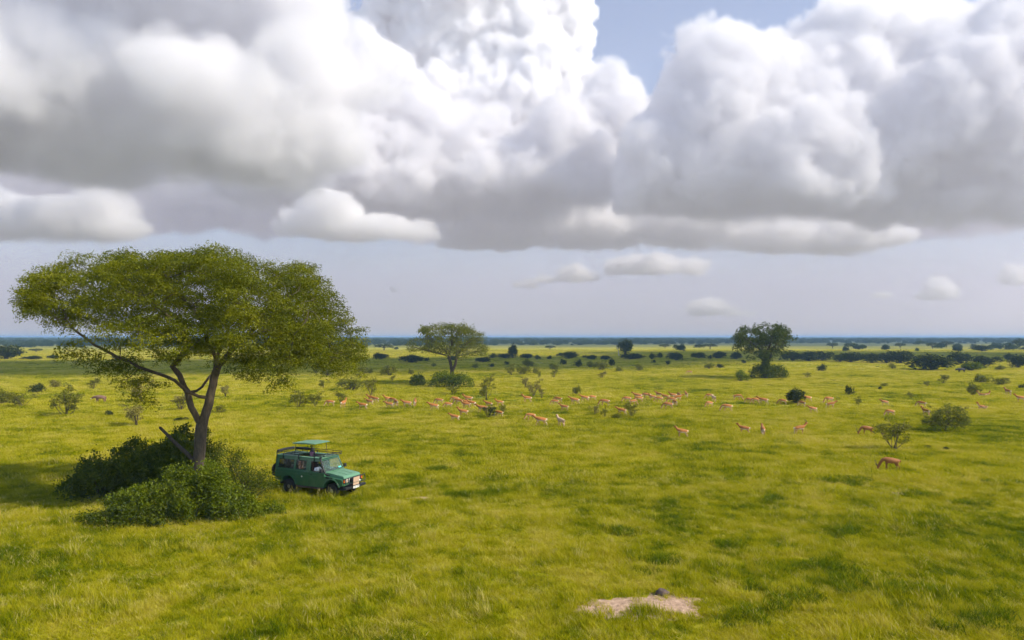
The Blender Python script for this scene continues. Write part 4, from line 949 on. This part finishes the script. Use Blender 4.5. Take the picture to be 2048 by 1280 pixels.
def antelope_mesh(pose, seed=0):
    r = random.Random(seed); j = lambda a: r.uniform(-a, a)
    V, R, Eg = [], [], []
    def add(p, rad, par=None):
        V.append(tuple(p)); R.append(rad); i = len(V) - 1
        if par is not None: Eg.append((par, i))
        return i
    dz = -.42 if pose == 'lie' else 0.0
    pel = add((-.48, 0, .80 + dz), (.19, .17)); mid = add((-.12, 0, .755 + dz), (.205, .19), pel); sh = add((.26, 0, .79 + dz), (.215, .165), mid); nb = add((.42, 0, .86 + dz), (.15, .115), sh)
    if pose == 'graze': nk = [(.62, 0, .66), (.76, 0, .40), (.83, 0, .26), (.90, 0, .13)]
    elif pose == 'walk': nk = [(.57, 0, .98), (.68, 0, 1.08), (.76, 0, 1.11), (.92, 0, 1.02)]
    elif pose == 'lie': nk = [(.52, 0, .66), (.58, 0, .86), (.66, 0, .90), (.80, 0, .82)]
    else: nk = [(.54, 0, 1.00), (.62, 0, 1.15), (.69, 0, 1.20), (.85, 0, 1.12)]
    n1 = add(nk[0], (.105, .09), nb); n2 = add(nk[1], .08, n1); hd = add(nk[2], .085, n2); mz = add(nk[3], .05, hd)
    for s in (-1, 1):
        back = (-.08, .04) if pose != 'graze' else (.02, -.05)
        add((nk[2][0] - .06, s * .12, nk[2][2] + (.07 if pose != 'graze' else .02)), (.022, .010), hd)
    tl = add((-.64, 0, .78 + dz), .03, pel); add((-.68, 0, .58 + dz * .8), .022, tl)
    sw = 0.12 if pose == 'walk' else .05
    for k, s in enumerate((-1, 1)):
        f = (1 if k else -1) * sw
        if pose == 'lie':
            a = add((.28, s * .10, .34), .075, sh); b = add((.40, s * .12, .12), .04, a); add((.20, s * .12, .05), .03, b)
            a = add((-.44, s * .11, .32), .10, pel); b = add((-.18, s * .17, .16), .05, a); add((-.46, s * .18, .05), .03, b)
        else:
            a = add((.26 + f * .3, s * .085, .60), .068, sh); b = add((.27 + f, s * .085, .36), .034, a); c = add((.26 + f * 1.2, s * .085, .10), .022, b); add((.29 + f * 1.3, s * .085, .02), .026, c)
            f = -f
            a = add((-.42 + f * .3, s * .09, .62), .095, pel); b = add((-.36 + f * .6, s * .09, .50), .055, a); c = add((-.52 + f, s * .09, .34), .032, b); d = add((-.48 + f * 1.1, s * .09, .10), .022, c); add((-.45 + f * 1.1, s * .09, .02), .026, d)
    R = [tuple(x * 1.16 for x in r_) if isinstance(r_, tuple) else r_ * 1.16 for r_ in R]
    return skin_mesh('body', V, Eg, R, 1), nk
AM = {p_: antelope_mesh(p_) for p_ in ('graze', 'walk', 'lie', 'stand')}
for p_ in AM: AM[p_][0].materials.append(COAT)
RUF = {}
HM = {}
def horn_mesh(pose, s):
    nk = AM[pose][1]; hx, hz = nk[2][0], nk[2][2]
    dx, dz = nk[2][0] - nk[3][0], nk[2][2] - nk[3][2]; n = math.hypot(dx, dz); bx, bz = dx / n, dz / n       # back along the skull
    ux, uz = -bz, bx
    if uz < 0 and pose != 'graze': ux, uz = -ux, -uz
    if pose == 'graze': ux, uz = .75, .65; bx, bz = .1, 1.0
    P = [(hx, s * .04, hz + .04), (hx + bx * .05 + ux * .10, s * .08, hz + bz * .05 + uz * .10 + .02), (hx + bx * .16 + ux * .16, s * .13, hz + bz * .16 + uz * .16), (hx + bx * .26 + ux * .16, s * .12, hz + bz * .26 + uz * .18), (hx + bx * .33 + ux * .22, s * .10, hz + bz * .33 + uz * .27)]
    return tube_mesh('horn', [(np.array(P), np.array([.024, .022, .018, .014, .007]))], 6)
# px, py of the feet, pose, heading (0 = facing right, 180 = facing left, 90 = facing away), extras
HERD = """660 813 graze 190;687 816 stand 80;725 820 walk 185;739 811 walk 160;743 805 stand 190;750 806 walk 175;776 806 stand 200;785 807 graze 150;778 817 walk 190;792 814 graze 120;813 816 walk 200;830 814 walk 95
878 809 graze 185;867 822 walk 180;896 817 graze 200;910 805 graze 190;917 811 graze 175;936 806 stand 185;934 813 walk 180;932 818 stand 185;943 815 walk 170;977 816 walk 150;999 813 stand 180;964 827 walk 185;998 835 graze 160
926 834 stand 185;909 844 walk 180;1054 806 stand 185;1116 806 graze 160;1110 811 graze 190;1128 823 stand 175;1149 810 walk 180;1169 804 walk 185;1185 802 graze 190;1209 813 graze 185;1061 841 graze 185;1081 853 walk 175
1122 854 stand 130 pale;1243 831 walk 175;1254 806 graze 185;1266 811 graze 10;1275 800 walk 175;1278 805 graze 190;1293 799 graze 185;1305 801 stand 190;1317 796 walk 120;1318 805 graze 180;1331 801 walk 170;1346 799 stand 200
1344 808 graze 190;1356 804 walk 5;1358 797 graze 95;1373 796 walk 90;1350 813 graze 100;1336 820 graze 185;1419 799 graze 185;1428 804 walk 95 pale;1419 815 graze 200;1364 876 stand 170;1379 749 graze 180
1454 824 graze 180;1475 801 graze -20;1499 807 graze 190;1511 808 graze 185;1526 810 walk 165;1565 810 graze 170;1488 869 stand 165;1526 873 walk 85;1600 870 stand 5 horns;1614 805 walk 180;1604 815 graze 110;1625 827 walk 180
1658 807 graze 185;1662 818 walk -10;1734 871 graze 183 horns rufous;1769 813 walk 190;1780 833 graze 180;1843 815 graze 130;1781 942 graze 180 horns rufous;1964 793 lie 160;1974 792 lie 10;2016 791 stand 95;1965 819 lie 180;2041 806 stand 175;1852 833 stand 95"""
HD = []
for rec in HERD.replace('\n', ';').split(';'):
    a = rec.split(); HD.append((float(a[0]), float(a[1]), a[2], float(a[3]), a[4:]))
POSE_W = {'graze': 'grazing', 'walk': 'walking', 'lie': 'lying in the grass', 'stand': 'standing head up'}
def herd_place(x, y):
    if y < 760: return 'alone far behind the herd'
    for lim, w in ((860, 'at the herd left end'), (1020, 'below the mid acacia'), (1235, 'right of the mid acacia'), (1400, 'in the middle cluster'), (1545, 'below the dark tree'), (1700, 'by the dark round bush'), (1900, 'near the flat-topped tree')):
        if x < lim: return w
    return 'at the far right'
FIXED = {1781: 'horned reddish-brown antelope grazing nearest the camera at right', 1734: 'horned reddish-brown antelope grazing behind the feathery sapling at right', 1600: 'horned tan antelope standing head up facing right before the herd',
         1364: 'lone tan antelope standing alert nearest the camera left of centre herd', 1488: 'tan antelope standing head up beside a smaller one seen from behind', 1526: None, 1122: 'pale cream antelope showing its white rump, standing near the herd middle'}
bk = {}
def who(x, y, pose, h): return (pose, 'facing left' if 110 < h % 360 < 250 else ('facing right' if h % 360 < 60 or h % 360 > 300 else 'facing away'), herd_place(x, y))
for i, (x, y, p_, h, ex) in enumerate(HD): bk.setdefault(who(x, y, p_, h) + (('pale',) if 'pale' in ex else ()), []).append((x, i))
NK = {}
for lst in bk.values():
    for jx, (x, i) in enumerate(sorted(lst)): NK[i] = (jx + 1, len(lst))
rk = random.Random(9)
for i, (x, y, p_, h, ex) in enumerate(HD):
    g = on_ground(x, y); root = empty('antelope', g, math.radians(h) + rk.uniform(-.15, .15), (1, 1, 1)); s = rk.uniform(.86, 1.08) * (1.12 if 'horns' in ex else 1.0) * (.85 if 'small' in ex else 1); root.scale = (s, s, s)
    me = AM[p_][0]
    mt = COAT_PALE if 'pale' in ex else COAT_RUFOUS if 'rufous' in ex else None
    if mt:
        if (p_, mt.name) not in RUF: m2 = me.copy(); m2.materials.clear(); m2.materials.append(mt); RUF[(p_, mt.name)] = m2
        me = RUF[(p_, mt.name)]
    link('body', me, None, root)
    if 'horns' in ex:
        for s_ in (-1, 1):
            if (p_, s_) not in HM: HM[(p_, s_)] = horn_mesh(p_, s_)
            link('horn', HM[(p_, s_)], HORN, root)
    jx, n = NK[i]; pw, fw, hw = who(x, y, p_, h)
    lb = FIXED.get(int(x)) if int(y) > 830 else None
    if not lb: lb = f"{'pale' if 'pale' in ex else 'tan'} antelope {POSE_W[p_]} {fw} {hw}" + ('' if n == 1 else ', ' + nth_left(jx, n))
    tag(root, lb, 'antelope', 'antelopes of the grazing herd')

# a dark buffalo by the far bushes and a brown warthog on the left
def stout(name, scale, mat, loc, rz, label, cat, horns):
    V = [(-.9, 0, 1.0), (-.2, 0, 1.0), (.55, 0, 1.12), (.95, 0, 1.0), (1.3, 0, .85), (1.6, 0, .66), (-1.15, 0, 1.0), (-1.2, 0, .6)]
    R = [(.36, .34), (.42, .38), (.42, .34), (.26, .22), .2, .13, .06, .03]; Eg = [(0, 1), (1, 2), (2, 3), (3, 4), (4, 5), (0, 6), (6, 7)]
    for s in (-1, 1):
        b = len(V); V += [(.5, s * .22, .70), (.5, s * .22, .36), (.52, s * .22, .03)]; R += [.16, .09, .085]; Eg += [(2, b), (b, b + 1), (b + 1, b + 2)]
        b = len(V); V += [(-.8, s * .22, .72), (-.92, s * .22, .40), (-.85, s * .22, .03)]; R += [.19, .09, .085]; Eg += [(0, b), (b, b + 1), (b + 1, b + 2)]
        b = len(V); V += [(1.22, s * .30, .95)]; R += [.05]; Eg += [(4, b)]
    root = empty(name, loc, rz, (scale,) * 3); link('body', skin_mesh('body', V, Eg, R, 1), mat, root)
    for s in (-1, 1):
        L = [(1.3, s * .08, 1.03), (1.25, s * .35, .98), (1.25, s * .5, 1.1), (1.3, s * .42, 1.25)] if horns == 'horn' else [(1.62, s * .10, .62), (1.66, s * .2, .62), (1.64, s * .24, .72)]
        link(horns, tube_mesh(horns, [(np.array(L), np.linspace(.07, .02, len(L)))], 6), HORN if horns == 'horn' else WHITE, root)
    return tag(root, label, cat)
stout('buffalo', .95, HIDE, on_ground(1922, 745), math.pi, 'dark buffalo standing before the far bushes at right', 'buffalo', 'horn')
stout('warthog', .78, HIDE_BROWN, on_ground(200, 804), math.pi, 'stout brownish animal feeding in the grass left of the big acacia', 'animal', 'tusk')

# weathered termite mound on the bare earth
rng = np.random.default_rng(131); bm = bmesh.new(); bmesh.ops.create_icosphere(bm, subdivisions=3, radius=1.0)
for v in bm.verts:
    a = v.co.copy(); nn = .12 * math.sin(5 * a.x + 2) * math.sin(6 * a.y) + .10 * math.sin(11 * a.z + 4 * a.x) + rng.normal() * .03
    v.co = Vector((a.x * .27, a.y * .22, a.z * .24)) * (1 + nn)
    if v.co.z < 0: v.co.z *= .3
mound = bm_obj('termite_mound', bm, plain('weathered_clay', (.11, .075, .06), .95, 0, .5, 7, .8), None, 0, True); mound.location = on_ground(1325, 1190)
tag(mound, 'small weathered grey-brown earth mound beside the foreground bare patch', 'earth mound')

# ---------------------------------------------------------------- clouds: real volumes, lit by the sun and the sky
def cloud(name, label, blobs, Y, base, res, dens, L, amp, seed, soft=.22, blend=.12, cauli=.9, lumps=3, rough=.64, white=(1, 1, 1, 1)):
    """blobs: (px, py, radius px along x, radius px up, depth radius px) at distance Y; base: (height m, fade m)"""
    k = 1.0 if Y is None else Y / F
    B = [(Vector(c), r) for c, r in blobs] if Y is None else [(at(a, b, Y) + Vector((0, dy * k, 0)), (rx * k, rd * k, rz * k)) for a, b, rx, rz, rd, dy in blobs]
    rr_ = random.Random(seed * 13 + 1)
    for c, r in list(B):
        for q in range(lumps):
            a, e = rr_.uniform(0, 6.28), rr_.uniform(-.5, 1.3); u = Vector((math.cos(a) * math.cos(e) * r[0], math.sin(a) * math.cos(e) * r[1], math.sin(e) * r[2])); m_ = rr_.uniform(.28, .5)
            B.append((c + u * .8, tuple(x * m_ for x in r)))
    lo = [min(c[i] - 1.12 * r[i] for c, r in B) - .5 * L for i in range(3)]; hi = [max(c[i] + 1.12 * r[i] for c, r in B) + .5 * L for i in range(3)]
    lo[2] = max(lo[2], base[0] - 2 * base[1])
    me = bpy.data.meshes.new(name); me.from_pydata([(0, 0, 0)], [], [])
    ob = bpy.data.objects.new(name, me); COL.objects.link(ob)
    mid = Vector([(a + b) / 2 for a, b in zip(lo, hi)]); ob.location = mid
    g = bpy.data.node_groups.new(name, 'GeometryNodeTree')
    g.interface.new_socket('Geometry', in_out='INPUT', socket_type='NodeSocketGeometry'); g.interface.new_socket('Geometry', in_out='OUTPUT', socket_type='NodeSocketGeometry')
    N, K = g.nodes, g.links; out = N.new('NodeGroupOutput')
    def inp(n, i, v):
        if hasattr(v, 'is_output'): K.new(v, n.inputs[i])
        else: n.inputs[i].default_value = v
    def M(op, a, b=0., c=0.):
        n = N.new('ShaderNodeMath'); n.operation = op; inp(n, 0, a); inp(n, 1, b); inp(n, 2, c); return n.outputs[0]
    def V(op, a, b=(0, 0, 0)):
        n = N.new('ShaderNodeVectorMath'); n.operation = op; inp(n, 0, a); inp(n, 1, b)
        return n.outputs['Value'] if op == 'LENGTH' else n.outputs[0]
    def noise(p, scale, detail, rough=.5, out_='Fac'):
        n = N.new('ShaderNodeTexNoise'); inp(n, 'Vector', p); n.inputs['Scale'].default_value = scale; n.inputs['Detail'].default_value = detail; n.inputs['Roughness'].default_value = rough
        return n.outputs[0 if out_ == 'Fac' else 1]
    P = V('ADD', N.new('GeometryNodeInputPosition').outputs[0], tuple(mid))
    ps = V('ADD', P, (seed * 7919.0, seed * 1234.0, seed * 377.0))
    wv = V('SUBTRACT', noise(ps, 1 / (L * 1.7), 1, .5, 'Color'), (.5, .5, .5))
    Pw = V('ADD', P, V('MULTIPLY', wv, (L * 1.2, L * 1.2, L * .7)))
    f = None
    for c, r in B:
        e = M('SUBTRACT', 1.0, V('LENGTH', V('MULTIPLY', V('SUBTRACT', Pw, tuple(c)), (1 / r[0], 1 / r[1], 1 / r[2]))))
        f = e if f is None else M('SMOOTH_MAX', f, e, blend)
    n1 = M('MULTIPLY', M('SUBTRACT', noise(ps, 1 / L, 5, rough), .5), amp * 1.7)
    d = M('ADD', f, n1)
    if cauli:
        vo = N.new('ShaderNodeTexVoronoi'); vo.feature = 'F1'; vo.normalize = True; inp(vo, 'Vector', V('ADD', ps, V('MULTIPLY', wv, (L * .5,) * 3))); vo.inputs['Scale'].default_value = 1 / (L * .5); vo.inputs['Detail'].default_value = 2; vo.inputs['Roughness'].default_value = .5
        d = M('ADD', d, M('MULTIPLY', M('SUBTRACT', .42, vo.outputs['Distance']), amp * cauli))
    z = N.new('ShaderNodeSeparateXYZ'); K.new(P, z.inputs[0])
    bn = M('MULTIPLY', M('SUBTRACT', noise(ps, 1 / (L * 1.1), 4, .6), .5), base[1] * 3.4)
    fl = M('MAXIMUM', M('MINIMUM', M('DIVIDE', M('SUBTRACT', M('ADD', z.outputs[2], bn), base[0]), base[1]), 1.), 0.)
    d = M('MULTIPLY', M('MINIMUM', M('MAXIMUM', M('DIVIDE', d, soft), 0.), 1.), M('MULTIPLY', fl, M('MULTIPLY', fl, fl)))
    vc = N.new('GeometryNodeVolumeCube'); K.new(d, vc.inputs['Density'])
    vc.inputs['Min'].default_value = tuple(a - m for a, m in zip(lo, mid)); vc.inputs['Max'].default_value = tuple(a - m for a, m in zip(hi, mid))
    nv = 1
    for i, a in enumerate('XYZ'):
        q = max(8, int((hi[i] - lo[i]) / res)); nv *= q; vc.inputs['Resolution ' + a].default_value = q
    mat = bpy.data.materials.new(name); mat.use_nodes = True; mt = mat.node_tree; mt.nodes.clear()
    mo = mt.nodes.new('ShaderNodeOutputMaterial'); pv = mt.nodes.new('ShaderNodeVolumePrincipled')
    pv.inputs['Density'].default_value = dens; pv.inputs['Anisotropy'].default_value = 0.15; pv.inputs['Color'].default_value = white
    mt.links.new(pv.outputs[0], mo.inputs['Volume'])
    sm = N.new('GeometryNodeSetMaterial'); sm.inputs['Material'].default_value = mat; K.new(vc.outputs[0], sm.inputs[0]); K.new(sm.outputs[0], out.inputs[0])
    md = ob.modifiers.new('cloud', 'NODES'); md.node_group = g; md.show_viewport = False
    return tag(ob, label, 'cloud', 'clouds in the sky')

cloud('cumulus_cloud', 'towering bright white cauliflower cloud at the top centre', [(950, 60, 200, 210, 170, 0), (1070, 20, 105, 150, 110, 0), (1000, 220, 190, 150, 150, -30), (840, 140, 140, 150, 120, 0), (1100, 150, 72, 110, 80, 0), (900, -120, 200, 140, 160, 0), (1150, 250, 100, 90, 90, -40)],
      13000, (1900, 300), 44, .030, 800, .60, 1, .07, .1, 1.2, 3, .60, (.97, .97, .975, 1))
cloud('cumulus_cloud', 'soft white and grey cloud mass below the towering white cloud', [(790, 330, 240, 140, 160, 0), (690, 200, 150, 120, 140, 0), (1130, 345, 120, 130, 110, 0), (970, 390, 260, 90, 140, 0), (600, 330, 150, 120, 120, 0), (1235, 235, 85, 95, 90, 40)],
      10500, (1780, 420), 44, .014, 800, .85, 2, .14, .12, .5, 3, .70, (.955, .955, .963, 1))
cloud('cumulus_cloud', 'large grey-bottomed cloud mass filling the upper right sky', [(1450, 230, 160, 150, 130, 0), (1340, 320, 110, 130, 110, 0), (1620, 290, 230, 140, 160, 0), (1850, 250, 280, 170, 180, 0), (2080, 200, 230, 230, 180, 0), (1800, 80, 220, 120, 140, 60), (1560, 380, 260, 70, 130, 0), (1950, 400, 240, 70, 120, 40)],
      9000, (1420, 360), 42, .013, 800, .88, 3, .14, .12, .5, 3, .70, (.978, .978, .984, 1))
cloud('cumulus_cloud', 'broad dark grey cloud bank across the upper left sky', [(60, 170, 330, 190, 260, 0), (420, 220, 250, 150, 220, 60), (560, 110, 220, 120, 200, 120), (200, -40, 380, 150, 240, 60), (-260, 200, 300, 200, 240, 0), (440, 0, 260, 120, 200, 100), (330, -290, 400, 150, 300, -60), (640, -350, 300, 150, 280, -120)],  # topmost blobs lie above the frame, added to shade the bank below
      5600, (1120, 260), 46, .010, 700, .9, 4, .26, .12, .3, 3, .72, (.98, .98, .986, 1))
cloud('stratus_cloud', 'soft grey distant cloud sheet behind the other clouds', [(300, 360, 560, 100, 300, 0), (1000, 370, 520, 100, 300, 0), (1750, 370, 560, 100, 300, 0), (650, 300, 350, 120, 200, 0)],
      21000, (2600, 350), 135, .006, 1500, .8, 9, .4, .15, 0, 2, .68)
cloud('cumulus_cloud', 'long low cloud strip with a flat blue-grey base at centre right', [(1010, 455, 130, 42, 70, 0), (1180, 445, 150, 55, 80, 0), (1360, 445, 150, 52, 80, 0), (1540, 470, 110, 40, 70, 0), (1680, 470, 120, 42, 70, 0), (930, 475, 55, 25, 40, 0), (1780, 470, 50, 20, 40, 0)],
      12200, (1400, 170), 46, .012, 380, .85, 5, .2, .12, .4, 3, .7)
cloud('cumulus_cloud', 'low pale puff above a dark cloud strip left of centre', [(660, 418, 62, 40, 60, 0), (735, 455, 120, 26, 80, 20), (605, 445, 55, 26, 50, 0), (820, 470, 60, 16, 40, 10)], 9000, (1220, 130), 44, .012, 320, 1.05, 6, .3, .12, .4, 5, .74)
cloud('cumulus_cloud', 'low cloud with a bright puff under the dark bank at far left', [(210, 415, 62, 48, 50, 0), (100, 440, 150, 42, 90, 20), (-60, 430, 150, 50, 90, 20), (230, 455, 70, 28, 50, 0)], 8000, (1060, 130), 44, .012, 300, 1.05, 7, .3, .12, .4, 5, .74)
for i, (lb, bl, Y) in enumerate((('small flat-bottomed white cloud low over the horizon right of centre', [(1290, 535, 78, 28, 40, 0), (1385, 536, 36, 24, 30, 0), (1235, 540, 30, 20, 24, 0)], 13500), ('small white cloud low over the horizon, left of the flat-bottomed one', [(1150, 552, 48, 22, 30, 0), (1100, 560, 30, 12, 20, 0)], 13500),
        ('tiny white cloud puff low over the horizon at centre', [(1052, 571, 30, 13, 20, 0)], 13500), ('small upright white cloud low at far right', [(1882, 580, 32, 30, 24, 0), (1850, 595, 26, 12, 20, 0)], 13500),
        ('faint low cloud just above the horizon left of the dark tree', [(1420, 618, 46, 22, 30, 0), (1470, 628, 40, 9, 20, 0)], 13500), ('small white cloud cut by the right edge', [(2036, 555, 36, 28, 26, 0)], 13500), ('tiny low cloud between the dark tree and far right', [(1762, 593, 20, 9, 14, 0)], 13500), ('tiny lone cloud puff above the plain between big and mid acacias', [(785, 581, 11, 8, 8, 0)], 13500))):
    b0 = min(at(0, b[1] + b[3] * .6, Y).z for b in bl)
    cloud('cumulus_cloud', lb, bl, Y, (b0, 60), 30 if i < 2 else 34, .010, 300 if i < 2 else 220, 1.0, 20 + i, .38, .12, .4, 4, .72)

# two low cloud scraps beside the view; their shadows lie on the left swale and on the right bush belt
def shadow_cloud(label, gx, gy, rx, ry, z, seed):
    c = Vector((gx, gy, 0)) + SUN_DIR * (z / SUN_DIR.z)
    cloud('cloud_scrap', label, [(c, (rx, ry, 70.0)), (c + Vector((-rx * .6, 0, 0)), (rx * .6, ry * .7, 60.0)), (c + Vector((rx * .6, 0, 0)), (rx * .6, ry * .6, 60.0))], None, (z - 70, 20), 14, .07, 130, .3, seed, .3, .12, 0, 1)
shadow_cloud('low cloud scrap beside the view whose shadow lies across the left plain', -125, 228, 130, 52, 1000, 31)
shadow_cloud('low cloud scrap beside the view whose shadow crosses the plain beyond the herd', 40, 300, 150, 48, 1000, 33)
shadow_cloud('low cloud scrap beside the view whose shadow lies on the right bush belt', 215, 370, 140, 95, 1000, 32)

# moist air veiling the far sky below and between the clouds
vb = bmesh.new(); bmesh.ops.create_cube(vb, size=1.0); vm = bpy.data.meshes.new('veil'); vb.to_mesh(vm); vb.free()
vmat = bpy.data.materials.new('thin_veil'); vmat.use_nodes = True; vn = vmat.node_tree; vn.nodes.clear()
vo_ = vn.nodes.new('ShaderNodeOutputMaterial'); vv = vn.nodes.new('ShaderNodeVolumePrincipled')
vv.inputs['Color'].default_value = (.92, .89, 1.0, 1); vv.inputs['Density'].default_value = 6.5e-5; vn.links.new(vv.outputs[0], vo_.inputs['Volume'])
veil = link('mist_veil', vm, vmat); veil.location = (0, 25000, 1820); veil.scale = (120000, 48000, 3600)
tag(veil, 'thin lilac-grey mist veiling the far sky between the clouds', kind='stuff')
